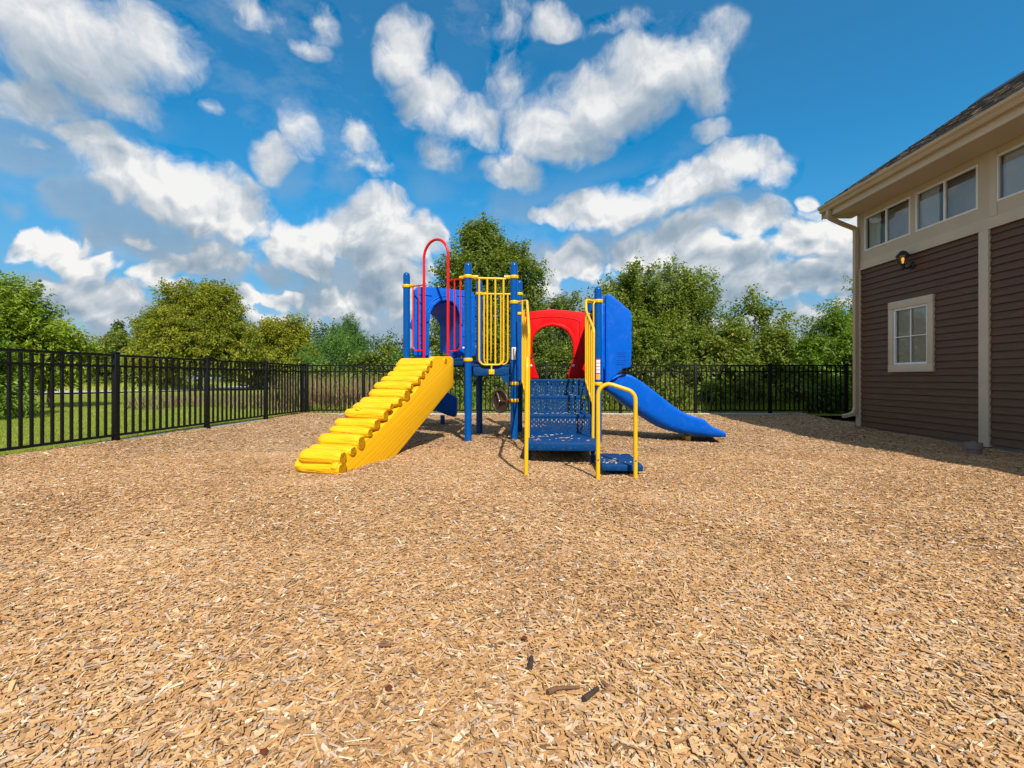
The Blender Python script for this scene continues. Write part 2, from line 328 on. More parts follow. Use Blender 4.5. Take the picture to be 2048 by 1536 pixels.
# ------------------------------------------------------------------ object helpers
WL = {}
def tag(o, label=None, cat=None, group=None, kind=None):
    if label: o['label'] = label
    if cat: o['category'] = cat
    if group: o['group'] = group
    if kind: o['kind'] = kind
    return o
def empty(name, loc, label=None, cat=None, group=None, rz=0.0, author=None):
    o = bpy.data.objects.new(name, None); col.objects.link(o); o.location = loc; o.rotation_euler = (0, 0, rz)
    o.empty_display_size = .2
    WL[o.name] = Vector(author if author is not None else loc)
    return tag(o, label, cat, group)
def link(name, me, mat, parent, c):
    o = bpy.data.objects.new(name, me); col.objects.link(o)
    if mat is not None: me.materials.append(mat)
    if parent is not None:
        o.parent = parent; o.location = c - WL[parent.name]
    else: o.location = c
    WL[o.name] = c.copy()
    return o
def round_path(pts, r, seg=6):
    pts = [Vector(p) for p in pts]; res = [pts[0]]
    for i in range(1, len(pts)-1):
        a, b, c = pts[i-1], pts[i], pts[i+1]
        u = (a-b); v = (c-b); lu, lv = u.length, v.length; u.normalize(); v.normalize()
        ang = u.angle(v)
        if ang > math.pi-.05: res.append(b); continue
        t = min(r/math.tan(ang/2), lu*.48, lv*.48); rr = t*math.tan(ang/2)
        ctr = b+(u+v).normalized()*(rr/math.sin(ang/2))
        p0 = b+u*t-ctr; p1 = b+v*t-ctr; tot = p0.angle(p1); ax = p0.cross(p1)
        if ax.length < 1e-9: res.append(b); continue
        for k in range(seg+1):
            res.append(ctr+Matrix.Rotation(tot*k/seg, 3, ax.normalized())@p0)
    res.append(pts[-1]); return res
class MB:
    def __init__(s): s.v = []; s.f = []; s.sm = []
    def add(s, vs, fs, smooth=False):
        o = len(s.v); s.v += [tuple(v) for v in vs]; s.f += [tuple(i+o for i in f) for f in fs]; s.sm += [smooth]*len(fs); return s
    def box(s, x0, x1, y0, y1, z0, z1, M4=None):
        vs = [Vector((x, y, z)) for z in (z0, z1) for y in (y0, y1) for x in (x0, x1)]
        if M4 is not None: vs = [M4@v for v in vs]
        return s.add(vs, [(0, 2, 3, 1), (4, 5, 7, 6), (0, 1, 5, 4), (2, 6, 7, 3), (0, 4, 6, 2), (1, 3, 7, 5)])
    def obox(s, c, ax, ay, az, hx, hy, hz):
        c = Vector(c); ax = Vector(ax).normalized(); ay = Vector(ay).normalized(); az = Vector(az).normalized()
        vs = [c+ax*hx*i+ay*hy*j+az*hz*k for k in (-1, 1) for j in (-1, 1) for i in (-1, 1)]
        return s.add(vs, [(0, 2, 3, 1), (4, 5, 7, 6), (0, 1, 5, 4), (2, 6, 7, 3), (0, 4, 6, 2), (1, 3, 7, 5)])
    def tube(s, pts, r, seg=12, cap=True, rs=None):
        pts = [Vector(p) for p in pts]; n = len(pts); vs = []; fs = []
        t = [(pts[min(i+1, n-1)]-pts[max(i-1, 0)]).normalized() for i in range(n)]
        up = Vector((0, 0, 1)) if abs(t[0].z) < .9 else Vector((1, 0, 0))
        a = t[0].cross(up).normalized()
        for i in range(n):
            a = (a-t[i]*a.dot(t[i])).normalized(); b = t[i].cross(a); rr = rs[i] if rs else r
            for k in range(seg):
                th = 2*math.pi*k/seg; vs.append(pts[i]+(a*math.cos(th)+b*math.sin(th))*rr)
        for i in range(n-1):
            for k in range(seg):
                k2 = (k+1) % seg; fs.append((i*seg+k, i*seg+k2, (i+1)*seg+k2, (i+1)*seg+k))
        s.add(vs, fs, True)
        if cap:
            s.add([vs[k] for k in range(seg)], [tuple(reversed(range(seg)))]); s.add([vs[(n-1)*seg+k] for k in range(seg)], [tuple(range(seg))])
        return s
    def lathe(s, prof, seg=20, M4=None, smooth=True):
        vs = []; fs = []; n = len(prof)
        for (r, z) in prof:
            for k in range(seg):
                th = 2*math.pi*k/seg; v = Vector((r*math.cos(th), r*math.sin(th), z)); vs.append(M4@v if M4 is not None else v)
        for i in range(n-1):
            for k in range(seg):
                k2 = (k+1) % seg; fs.append((i*seg+k, i*seg+k2, (i+1)*seg+k2, (i+1)*seg+k))
        fs.append(tuple(reversed(range(seg)))); fs.append(tuple(range((n-1)*seg, n*seg)))
        return s.add(vs, fs, smooth)
    def prism(s, poly, M4, h0, h1):   # poly in local XY, extruded along local Z
        n = len(poly)
        vs = [M4@Vector((x, y, h0)) for x, y in poly]+[M4@Vector((x, y, h1)) for x, y in poly]
        fs = [tuple(reversed(range(n))), tuple(range(n, 2*n))]+[(i, (i+1) % n, n+(i+1) % n, n+i) for i in range(n)]
        return s.add(vs, fs)
    def loft(s, rings, closed=True, cap=True, smooth=True):
        m = len(rings[0]); vs = [p for r in rings for p in r]; fs = []
        for i in range(len(rings)-1):
            for k in range(m if closed else m-1):
                k2 = (k+1) % m; fs.append((i*m+k, i*m+k2, (i+1)*m+k2, (i+1)*m+k))
        if cap: fs += [tuple(reversed(range(m))), tuple(range((len(rings)-1)*m, len(rings)*m))]
        return s.add(vs, fs, smooth)
    def build(s, name, mat, parent=None, bevel=0.0, bseg=2, autosmooth=None, solid=0.0, base=False):
        A = np.array([tuple(v) for v in s.v]); lo = A.min(0); hi = A.max(0)
        c = Vector((lo+hi)/2)
        if base: c.z = lo[2]
        me = bpy.data.meshes.new(name); me.from_pydata([tuple(Vector(v)-c) for v in s.v], [], s.f); me.update()
        me.polygons.foreach_set('use_smooth', s.sm)
        o = link(name, me, mat, parent, c)
        if solid:
            md = o.modifiers.new('solid', 'SOLIDIFY'); md.thickness = solid; md.offset = 0
        if bevel:
            md = o.modifiers.new('bevel', 'BEVEL'); md.width = bevel; md.segments = bseg; md.limit_method = 'ANGLE'; md.angle_limit = R(35); md.harden_normals = False
            me.polygons.foreach_set('use_smooth', [True]*len(s.f))
            me.set_sharp_from_angle(angle=R(50)) if bseg < 2 else None
        elif autosmooth: me.set_sharp_from_angle(angle=R(autosmooth))
        return o
def frame(o, ex, ey):   # matrix with origin o, local x, local y
    ex = Vector(ex).normalized(); ey = Vector(ey); ez = ex.cross(ey).normalized(); ey = ez.cross(ex)
    M4 = Matrix((ex, ey, ez)).transposed().to_4x4(); M4.translation = Vector(o); return M4
def quads(name, V, tone, mat, parent=None, per=4, faces=None, c=None):
    """V: (n,k,3) array; every group of k corners is one n-gon (or FACES index groups inside it)"""
    n, k, _ = V.shape
    c = Vector(((V[..., 0].min()+V[..., 0].max())/2, (V[..., 1].min()+V[..., 1].max())/2, V[..., 2].min())) if c is None else c
    me = bpy.data.meshes.new(name); VV = (V-np.array(c)).reshape(-1, 3).astype(np.float32)
    me.vertices.add(n*k); me.vertices.foreach_set('co', VV.ravel())
    fa = np.array(faces if faces is not None else [list(range(k))])
    idx = (np.arange(n)[:, None, None]*k+fa[None]).reshape(-1).astype(np.int32)
    nf = n*len(fa); me.loops.add(len(idx)); me.loops.foreach_set('vertex_index', idx)
    me.polygons.add(nf); me.polygons.foreach_set('loop_start', np.arange(nf, dtype=np.int32)*fa.shape[1])
    me.update(calc_edges=True); me.shade_flat()
    at = me.attributes.new('tone', 'FLOAT', 'POINT'); at.data.foreach_set('value', np.repeat(np.clip(tone, 0, 1), k).astype(np.float32))
    return link(name, me, mat, parent, Vector(c))
def at(px, py, D):      # a point of the photograph at distance D from the camera
    return Vector(((px-1024)/F*D, D, CAMH+(757-py)/F*D))
def nrm(A): return A/np.maximum(np.linalg.norm(A, axis=-1, keepdims=True), 1e-9)

# ------------------------------------------------------------------ ground
def sstep(a, b, x): t = np.clip((x-a)/(b-a), 0, 1); return t*t*(3-2*t)
def gz(x, y):
    x = np.asarray(x, float); y = np.asarray(y, float)
    z = .05*sstep(-3.5, -5.8, x) if False else .05*(1-sstep(-5.8, -3.5, x))
    z = z-.06*sstep(4.8, 6.3, x)*(1-sstep(6.2, 9.0, y))
    z = z+.04*sstep(9, 11.6, y)
    z = z+.012*np.sin(x*2.1+.7*y)*np.sin(y*1.7-.4*x)+.007*np.sin(x*5.3+1.3)*np.sin(y*4.7)
    def mound(cx, cy, rx, ry, h): return h*np.exp(-((x-cx)/rx)**2-((y-cy)/ry)**2)
    z = z+mound(-1.05, 5.9, .5, .6, .05)+mound(-.6, 7.6, .7, .4, -.03)+mound(.6, 5.4, .5, .5, -.035)+mound(2.6, 7.1, .6, .4, -.04)+mound(-1.1, 9.0, .8, .6, .03)
    z = z+.012*np.sin(x*.9+1.1)*np.sin(y*1.15)-mound(.5, 3.95, .6, .3, .03)-mound(3.5, 6.9, .5, .4, .06)-mound(-2.3, 4.5, .5, .4, .04)+mound(2.9, 6.2, .9, .3, .035)+mound(-1.4, 3.9, .9, .35, .03)+mound(.5, 3.5, .9, .3, .025)-mound(-3.6, 7.5, .9, .5, .03)+mound(4.3, 4.6, .9, .4, .02)
    z = z+mound(0.1, 6.4, .4, .3, .03)+mound(3.4, 6.2, .8, .5, .02)
    return z
def grid(name, xs, ys, zf, mat, mask=None, drop=None):
    X, Y = np.meshgrid(xs, ys); Z = zf(X, Y); nx, ny = len(xs), len(ys)
    I = np.arange(nx*ny).reshape(ny, nx)
    f = np.stack([I[:-1, :-1], I[:-1, 1:], I[1:, 1:], I[1:, :-1]], -1).reshape(-1, 4)
    me = bpy.data.meshes.new(name); me.from_pydata(np.stack([X, Y, Z], -1).reshape(-1, 3).tolist(), [], f.tolist()); me.update()
    me.polygons.foreach_set('use_smooth', [True]*len(f)); me.materials.append(mat)
    o = bpy.data.objects.new(name, me); col.objects.link(o); WL[o.name] = Vector((0, 0, 0)); return o
tag(grid('ground', np.linspace(-900, 900, 61), np.linspace(-400, 1400, 61), lambda x, y: x*0-.14, MAT['soil']), 'rough green ground reaching out to the horizon', 'ground', kind='structure')
FX0, FK = -6.04, .083           # left fence line: x = FX0 + FK*y
FYB = 11.6                      # back fence line
xs = np.arange(-6.3, 7.2, .1); ys = np.arange(-4, 11.65, .1)
bed = grid('playground_ground', xs, ys, lambda x, y: gz(x, y), MAT['chip_bed'])
# keep the bed inside the left fence
co = np.empty(len(bed.data.vertices)*3); bed.data.vertices.foreach_get('co', co); co = co.reshape(-1, 3)
co[:, 0] = np.maximum(co[:, 0], FX0+FK*co[:, 1]-.06); bed.data.vertices.foreach_set('co', co.ravel())
tag(bed, 'tan wood chip bed covering the whole fenced playground', 'ground', kind='structure')
def lawn_z(x, y): return .02+.03*np.sin(x*.31+1)*np.sin(y*.27)+.015*np.sin(x*1.3)*np.cos(y*1.1)+.02*(1-sstep(0, 3, np.abs(x+6)))
n1 = grid('lawn', np.concatenate([np.arange(-70, -12, 2), np.arange(-12, -5.0, .35)]), np.arange(-6, 95, .7), lawn_z, MAT['lawn'])
co = np.empty(len(n1.data.vertices)*3); n1.data.vertices.foreach_get('co', co); co = co.reshape(-1, 3)
m_ = co[:, 1] < 11.9
co[m_, 0] = np.minimum(co[m_, 0], FX0+FK*co[m_, 1]-.02)
n1.data.vertices.foreach_set('co', co.ravel())
tag(n1, 'mown green lawn beyond the left fence', 'lawn', kind='structure')
n2 = grid('verge_ground', np.arange(-5.05, 40, .9), np.arange(11.72, 60, .9), lambda x, y: .01+.04*np.sin(x*.5)*np.sin(y*.6), MAT['lawn'])
tag(n2, 'weedy green ground under the bushes behind the back fence', 'ground', kind='structure')
# road
rd = MB(); near = [(-60, 14), (-42, 19), (-27.5, 25.4), (-22.5, 34), (-20, 44), (-16, 62), (-12, 90)]; far = [(-66, 24), (-54, 32), (-41, 39), (-35, 50), (-33, 62), (-31, 80), (-29, 105)]
rd.add([(x, y, .085) for x, y in near]+[(x, y, .085) for x, y in far], [(i, i+1, i+8, i+7) for i in range(6)])
tag(rd.build('road', MAT['asphalt']), 'pale grey road curving past the lawn', 'road', kind='structure')
# concrete edging under the fences
kb = MB(); kb.box(-5.2, 7.2, FYB-.10, FYB+.16, -.05, .062)
kb.build('kerb', MAT['concrete'], bevel=.01); tag(bpy.data.objects['kerb'], 'pale concrete edging strip under the back fence', 'kerb', kind='structure')
kb = MB(); dv = Vector((FK, 1, 0)).normalized(); mid = Vector((FX0+FK*4-.05, 4, .0))
kb.obox(mid, dv, dv.cross(Vector((0, 0, 1))), (0, 0, 1), 7.55, .07, .056)
tag(kb.build('kerb', MAT['concrete'], bevel=.01), 'pale concrete edging strip under the left fence', 'kerb', kind='structure')

# wood chips ------------------------------------------------------------------------------------------------
rng = np.random.default_rng(11)
def blocked(x, y):      # not inside the building or beyond the fences
    return (x > 6.62+.028*(y-9.1)+.02) & (y < 9.2) | (x < FX0+FK*y+.0) | (y > FYB-.02) | (x > 7.15)
def chips(y0, y1, dens, size, flat, name=None):
    xm = 1.09*y1*1.12+.6
    xa, xb = max(-6.2, -xm), min(7.1, xm)
    n = int((xb-xa)*(y1-y0)*dens)
    x = rng.uniform(xa, xb, n); y = rng.uniform(y0, y1, n)
    keep = ~blocked(x, y) & (np.abs(x) < 1.09*y*1.12+.6); x = x[keep]; y = y[keep]; n = len(x)
    L = np.clip(rng.lognormal(math.log(.023*size), .45, n), .006*size, .068*size)/2
    Wd = np.clip(rng.lognormal(math.log(.0078*size), .48, n), .0018*size, .022*size)/2; Wd = np.minimum(Wd, L*.75)
    T_ = rng.uniform(.0006, .0018, n)*size
    a = rng.uniform(0, 2*np.pi, n)
    tilt = rng.normal(0, .13, n); roll = rng.normal(0, .22, n)
    z = gz(x, y)+rng.uniform(.0, .011, n)*size**.5+np.abs(np.sin(tilt))*L*.8
    e1 = np.stack([np.cos(a)*np.cos(tilt), np.sin(a)*np.cos(tilt), np.sin(tilt)], -1)
    e2 = nrm(np.stack([-np.sin(a)*np.cos(roll), np.cos(a)*np.cos(roll), np.sin(roll)], -1))
    e3 = np.cross(e1, e2); c = np.stack([x, y, z], -1)
    tap = rng.uniform(.35, 1.0, (n, 2)); sk = rng.uniform(-.35, .35, (n, 2))
    tone = np.clip(rng.beta(2.0, 1.8, n)*.80, 0, .74)
    patch_ = .10*np.sin(x*1.9+np.sin(y*2.3)*1.5)*np.sin(y*1.6+1.2+np.sin(x*1.3))+.05*np.sin(x*4.7+y*3.1); tone = np.clip(tone-patch_, 0, .74)
    sel = rng.random(n); tone = np.where(sel < .13, rng.uniform(.78, .92, n), tone); tone = np.where(sel > .965, rng.uniform(.93, 1, n), tone)
    tone = np.where((sel > .13) & (sel < .20), rng.uniform(.0, .14, n), tone)
    def P_(i, j, k):
        w = (tap[:, 0] if i < 0 else tap[:, 1]); s_ = (sk[:, 0] if i < 0 else sk[:, 1])
        return c+e1*((i*L+s_*Wd*j)[:, None])+e2*((j*Wd*w)[:, None])+e3*((k*T_)[:, None])
    if flat:
        return np.stack([P_(-1, -1, 0), P_(1, -1, 0), P_(1, 1, 0), P_(-1, 1, 0)], 1), tone
    return np.stack([P_(-1, -1, -1), P_(1, -1, -1), P_(1, 1, -1), P_(-1, 1, -1), P_(-1, -1, 1), P_(1, -1, 1), P_(1, 1, 1), P_(-1, 1, 1)], 1), tone
BX = [[4, 5, 6, 7], [0, 1, 5, 4], [1, 2, 6, 5], [2, 3, 7, 6], [3, 0, 4, 7]]
def on_boards(recs):    # a few chips lying on treads: (x0,x1,y0,y1,z,n)
    C = []
    for x0, x1, y0, y1, z, n in recs:
        for _ in range(n): C.append((rnd.uniform(x0, x1), rnd.uniform(y0, y1), z+.004))
    C = np.array(C); n = len(C); a = rng.uniform(0, 6.28, n); L = rng.uniform(.010, .026, n); Wd = rng.uniform(.004, .009, n)
    e1 = np.stack([np.cos(a), np.sin(a), a*0+.05], -1); e2 = np.stack([-np.sin(a), np.cos(a), a*0], -1); e3 = np.array([[0, 0, .0015]])
    P = lambda i, j, k: C+e1*(i*L)[:, None]+e2*(j*Wd)[:, None]+e3*k
    return np.stack([P(-1, -1, -1), P(1, -1, -1), P(1, 1, -1), P(-1, 1, -1), P(-1, -1, 1), P(1, -1, 1), P(1, 1, 1), P(-1, 1, 1)], 1), rng.uniform(.78, 1, n)
Vs = [chips(.75, 2.6, 12500, .92, False), chips(2.6, 5.8, 6200, 1.05, False),
      on_boards([(.22, .88, 5.30, 6.05, .211, 30), (.28, .98, 6.18, 6.40, .449, 18), (.28, .90, 6.47, 6.66, .686, 12), (.90, 1.22, 4.52, 5.1, .096, 18), (-1.4, -.2, 7.0, 7.6, 1.222, 20)])]
V = np.concatenate([v for v, t in Vs]); tn_ = np.concatenate([t for v, t in Vs])
chip_o = quads('wood_chips', V, tn_, MAT['chip'], faces=BX)
tag(chip_o, 'loose tan wood chips thickly scattered over the nearer playground and on the blue steps', 'wood chips', kind='stuff')
Vs = [chips(5.8, 8.5, 2800, 1.25, True), chips(8.5, 11.6, 1300, 1.55, True)]
V = np.concatenate([v for v, t in Vs]); tn_ = np.concatenate([t for v, t in Vs])
tag(quads('wood_chips', V, tn_, MAT['chip']), 'loose tan wood chips scattered over the farther half of the playground', 'wood chips', kind='stuff')
del V, Vs
# sticks
def stick(pts, r, mat, label):
    pts = [Vector(p) for p in pts]
    for p in pts: p.z = float(gz(p.x, p.y))+.014+r*.6
    P2 = round_path(pts, .03, 4); n = len(P2); rs = [r*(1-.55*i/n)*rnd.uniform(.85, 1.15) for i in range(n)]
    m = MB(); m.tube(P2, r, 8, rs=rs); tag(m.build('stick', mat), label, 'stick', 'sticks lying on the wood chips')
def gp(px, py): D = CAMH*F/(py-757); return ((px-1024)/F*D, D, 0)
stick([gp(1096, 1412), gp(1112, 1404), gp(1160, 1402)], .0075, MAT['stick'], 'bent brown twig with a knobbly end lying on the wood chips')
stick([gp(1168, 1427), gp(1196, 1405)], .008, MAT['stick_dark'], 'short straight dark stick right of the bent twig on the chips')
stick([gp(1060, 1362), gp(1063, 1340)], .009, MAT['stick_dark'], 'stubby blackish stick pointing away behind the bent twig')
stick([gp(758, 1302), gp(782, 1304)], .006, MAT['stick'], 'thin dark sliver of wood lying left of the other sticks')
def flake(px, py, label, mat='bark_flake', r=.010):
    x, y, _ = gp(px, py); m = MB(); z = float(gz(x, y))+.022
    ps = [(x+math.cos(t*.9)*r*rnd.uniform(.6, 1.3), y+math.sin(t*.9)*r*rnd.uniform(.6, 1.3)) for t in range(7)]
    m.prism([(a-x, b-y) for a, b in ps], Matrix.Translation((x, y, z)), 0, .003); tag(m.build('bark_flake', MAT[mat]), label, 'bark', 'reddish bark flakes on the chips')
flake(1048, 1302, 'small rust red bark flake lying farther off, behind the sticks')
flake(778, 1398, 'rust red bark flake lying on the chips left of the bent twig')
flake(528, 1528, 'rust red bark flake at the near edge of the chips')
flake(1736, 1440, 'rust red bark flake lying far to the right on the chips')
# ------------------------------------------------------------------ fences
def picket_mesh():
    m = MB(); h = .0135; m.box(-h, h, -h, h, -.525, .545)
    me = bpy.data.meshes.new('picket'); me.from_pydata([tuple(v) for v in m.v], [], m.f); me.materials.append(MAT['fence']); return me
PICK = picket_mesh()
def fence(posts, label, z0=.05):
    """posts: list of (x,y); rails run between neighbours"""
    root = empty('metal_fence', (posts[0][0], posts[0][1], z0), label, 'fence')
    for i, p in enumerate(posts):
        m = MB(); a = Vector((posts[min(i+1, len(posts)-1)][0]-posts[max(i-1, 0)][0], posts[min(i+1, len(posts)-1)][1]-posts[max(i-1, 0)][1], 0)).normalized(); b = Vector((-a.y, a.x, 0))
        m.obox((p[0], p[1], z0+.60), a, b, (0, 0, 1), .034, .034, .62)
        m.obox((p[0], p[1], z0+1.228), a, b, (0, 0, 1), .039, .039, .010)
        m.build('post', MAT['fence'], root, bevel=.004)
    for i in range(len(posts)-1):
        A = Vector((*posts[i], z0)); B = Vector((*posts[i+1], z0)); d = (B-A); L = d.length; d.normalize(); n = Vector((-d.y, d.x, 0)); mid = (A+B)/2
        pan = empty('fence_panel', (0, 0, 0)); pan.parent = root; pan.location = mid-WL[root.name]; WL[pan.name] = mid.copy()
        for z, hz in ((1.19, .016), (1.04, .016), (.085, .016)):
            m = MB(); m.obox(mid+Vector((0, 0, z)), d, n, (0, 0, 1), L/2-.034, .017, hz); m.build('rail', MAT['fence'], pan)
        k = max(1, round(L/.121)-1)
        for j in range(k):
            q = A+d*(.034+(L-.068)*(j+1)/(k+1)); c = q+Vector((0, 0, .625))
            o = bpy.data.objects.new('picket', PICK); col.objects.link(o); o.parent = pan; o.location = c-WL[pan.name]
            o.rotation_euler = (0, 0, math.atan2(d.y, d.x))
    return root
def lf(y): return (FX0+FK*y, y)
fence([lf(4.75), lf(6.52), lf(8.25), lf(9.95), lf(FYB)][::-1], 'black metal picket fence running along the left side beside the lawn')
bx = [612, 727, 834, 941, 1093, 1241, 1391, 1540, 1693, 1846]
fence([((x-1024)/F*FYB, FYB) for x in [604]+bx[1:]], 'black metal picket fence across the back of the playground in front of the bushes')
# gate at the near end of the left fence
g = empty('metal_gate', (*lf(3.2), .05), 'black metal gate with a raised bottom rail at the left edge of the photo', 'gate')
m = MB(); A = Vector((*lf(3.35), .05)); B = Vector((*lf(4.68), .05)); d = (B-A).normalized(); n = Vector((-d.y, d.x, 0)); mid = (A+B)/2; L = (B-A).length
for z in (1.17, 1.03, .22):
    m = MB(); m.obox(mid+Vector((0, 0, z)), d, n, (0, 0, 1), L/2, .017, .02); m.build('rail', MAT['fence'], g)
for q in (A, B):
    m = MB(); m.obox(q+Vector((0, 0, .69)), d, n, (0, 0, 1), .022, .022, .50); m.build('stile', MAT['fence'], g, bevel=.003)
for j in range(9):
    q = A+d*(L*(j+1)/10)+Vector((0, 0, .69)); o = bpy.data.objects.new('picket', PICK); col.objects.link(o); o.parent = g; o.location = q-WL[g.name]; o.scale = (1, 1, .9); o.rotation_euler = (0, 0, math.atan2(d.y, d.x))
m = MB(); q = A+Vector((0, 0, .62)); m.obox(q-d*.02, d, n, (0, 0, 1), .03, .035, .07); m.build('latch', MAT['fence'], g, bevel=.004)
m = MB(); A2 = Vector((*lf(3.25), .05)); m.obox(A2+Vector((0, 0, .6)), d, n, (0, 0, 1), .034, .034, .62); m.build('gate_post', MAT['fence'], g, bevel=.003)

# ------------------------------------------------------------------ building (own axes: y along the wall, x into the house)
ang = -math.atan(.028)
B_ = empty('clubhouse', (6.705, 9.10, 0), 'single storey clubhouse with dark brown lap siding, beige trim and shingle roof', 'building', rz=ang, author=(0, 0, 0))
def yb(px): return 6060/(px-1050)-9.10
END = -13.2
TR = [(0.0, -.10), (yb(1963), yb(1983)), (-5.20, -5.33), (-7.8, -7.93), (-10.4, -10.53), (END+.1, END)]
winy = (yb(1781), yb(1871)); wz = (1.03, 2.25)
def siding(m, ya, yc, z0, z1):
    e = .107
    k0 = 0; z = .012
    while z < 2.985:
        a, b = max(z, z0), min(z+e, z1, 2.985)
        if b > a+1e-4:
            x_ = lambda zz: -.026+.023*(zz-z)/e
            m.add([(x_(a), ya, a), (x_(a), yc, a), (x_(b), yc, b), (x_(b), ya, b)], [(0, 1, 2, 3)])
            if abs(a-z) < 1e-6: m.add([(-.003, ya, a), (-.003, yc, a), (-.026, yc, a), (-.026, ya, a)], [(0, 1, 2, 3)])
        z += e
for i in range(len(TR)-1):
    ya, yc = TR[i][1], TR[i+1][0]; m = MB()
    if i == 0:
        siding(m, ya, winy[0]+.0, .012, 2.985); siding(m, winy[1], yc, .012, 2.985)
        siding(m, winy[0], winy[1], .012, wz[0]); siding(m, winy[0], winy[1], wz[1], 2.985)
    else: siding(m, ya, yc, .012, 2.985)
    m.build('siding', MAT['siding'], B_)
for i, (a, b) in enumerate(TR):
    m = MB(); m.box(-.048, .03, b, a, -.03, 3.0); m.build('trim_board', MAT['beige_trim'], B_, bevel=.003)
# upper beige wall with window openings
UW = [(yb(1731), yb(1823), yb(1774)), (yb(1833.5), yb(1959), yb(1891)), (yb(1996), yb(1996)-1.02, yb(1996)-.51)]
y_ = UW[2][1]-.12
while y_ > END+1.3: UW.append((y_, y_-.96, y_-.48)); y_ -= (1.06 if len(UW) % 2 else 1.30)
uz = (3.325, 3.965)
m = MB(); m.box(-.022, .03, END, 0, 3.0, uz[0]); m.box(-.022, .03, END, 0, uz[1], 4.08)
edges = [0.0]+[v for w in UW for v in (w[0], w[1])]+[END]
for i in range(0, len(edges), 2): m.box(-.022, .03, edges[i+1], edges[i], uz[0], uz[1])
m.build('upper_wall', MAT['beige_panel'], B_)
m = MB(); m.box(-.030, -.022, END, 0, 3.0, 3.145); m.box(-.052, -.022, END, 0, 2.985, 3.02)
m.build('band_board', MAT['beige_trim'], B_)
for a in (yb(1983), -5.3, -7.9): 
    m = MB(); m.box(-.030, -.022, a-.10, a, 3.15, 4.06); m.build('batten', MAT['beige_trim'], B_)
# far gable end, back wall and foundation
m = MB(); m.prism([(0, 2.99), (0, 4.08), (-.62+.55, 4.14), (2.31, 5.95), (4.70, 4.14), (4.62, 4.08), (4.62, 0), (0.03, 0)], frame((0, 0, 0), (1, 0, 0), (0, 0, 1)), -.0, .03)
m.build('gable_wall', MAT['siding'], B_)
m = MB(); m.box(4.59, 4.62, END, -.03, 0, 4.08); m.prism([(0.03, 0), (0.03, 4.08), (2.31, 5.95), (4.59, 4.14), (4.59, 0)], frame((0, END, 0), (1, 0, 0), (0, 0, 1)), -.03, 0.0)
m.build('rear_wall', MAT['siding'], B_)
m = MB(); m.box(.012, 4.6, END+.01, -.008, -.2, .02); m.build('foundation', MAT['foundation'], B_)
# interior surfaces behind the windows
m = MB(); m.box(.20, .22, END+.05, -.04, 0.03, 4.0); m.box(.04, .20, END+.05, -.04, 2.8, 2.82); m.box(.04, .20, END+.05, -.04, .03, .05)
m.build('inner_wall', MAT['room'], B_)
m = MB()
for k, w in enumerate(UW): m.box(.05, .062, w[0]-.36 if k else w[0]-.30, w[0]-.02, uz[0]-.02, uz[1]+.02)
m.build('curtain', MAT['room_pale'], B_)
def window(ya, yc, z0, z1, xo, fw, bars, mat='vinyl_white'):
    m = MB(); ya, yc = max(ya, yc), min(ya, yc); x1 = xo+.05
    m.box(xo, x1, yc, ya, z0, z0+fw); m.box(xo, x1, yc, ya, z1-fw, z1); m.box(xo, x1, yc, yc+fw, z0+fw, z1-fw); m.box(xo, x1, ya-fw, ya, z0+fw, z1-fw)
    w = m.build('window', MAT[mat], B_, bevel=.003)
    m = MB(); m.add([(xo+.028, yc+fw*.8, z0+fw*.8), (xo+.028, yc+fw*.8, z1-fw*.8), (xo+.028, ya-fw*.8, z1-fw*.8), (xo+.028, ya-fw*.8, z0+fw*.8)], [(0, 1, 2, 3)]); m.build('pane', MAT['glass'], w)
    for (kind, p, h) in bars:
        m = MB()
        if kind == 'v': m.box(xo+.008, xo+.040, p-h, p+h, z0+fw, z1-fw)
        else: m.box(xo+.011, xo+.037, yc+fw, ya-fw, p-h, p+h)
        m.build('mullion', MAT[mat], w)
    return w
for w in UW: window(w[0], w[1], uz[0], uz[1], -.030, .028, [('v', w[2], .019)])
# lower window: beige surround, white frame, 2x2 bars, blind behind
tw = .105; m = MB(); ya, yc = winy
m.box(-.052, .02, yc, ya, wz[1]-.13, wz[1]); m.box(-.052, .02, yc, ya, wz[0], wz[0]+.125)
m.box(-.049, .02, yc, yc+tw, wz[0]+.125, wz[1]-.13); m.box(-.049, .02, ya-tw, ya, wz[0]+.125, wz[1]-.13)
sur = m.build('window_surround', MAT['beige_trim'], B_, bevel=.003)
ww = window(ya-tw, yc+tw, wz[0]+.125, wz[1]-.13, -.034, .035, [('v', (ya+yc)/2+.0, .008), ('h', (wz[0]+wz[1])/2-.01, .008)])
m = MB(); zz = wz[0]+.15
while zz < wz[1]-.17:
    m.add([(.022, yc+tw+.02, zz), (.022, ya-tw-.05, zz), (.008, ya-tw-.05, zz+.022), (.008, yc+tw+.02, zz+.022)], [(0, 1, 2, 3)]); zz += .0235
m.build('blind', MAT['blind'], ww)
# eave: soffit, fascia, gutter, downspout
m = MB(); m.box(-.52, -.034, END-.2, .14, 4.065, 4.08); m.build('soffit', MAT['beige_panel'], B_)
m = MB(); m.box(-.56, -.52, END-.2, .14, 4.055, 4.22); m.box(-.52, -.04, .12, .14, 4.08, 4.2); m.build('fascia', MAT['beige_trim'], B_, bevel=.003)
m = MB(); prof = [(-.56, 4.165), (-.63, 4.165), (-.645, 4.195), (-.640, 4.215), (-.675, 4.245), (-.680, 4.285), (-.665, 4.290), (-.660, 4.25), (-.56, 4.25)]
m.prism([(x, z) for x, z in prof], frame((0, .16, 0), (1, 0, 0), (0, 0, 1)), 0, -END+.4); m.build('gutter', MAT['gutter'], B_)
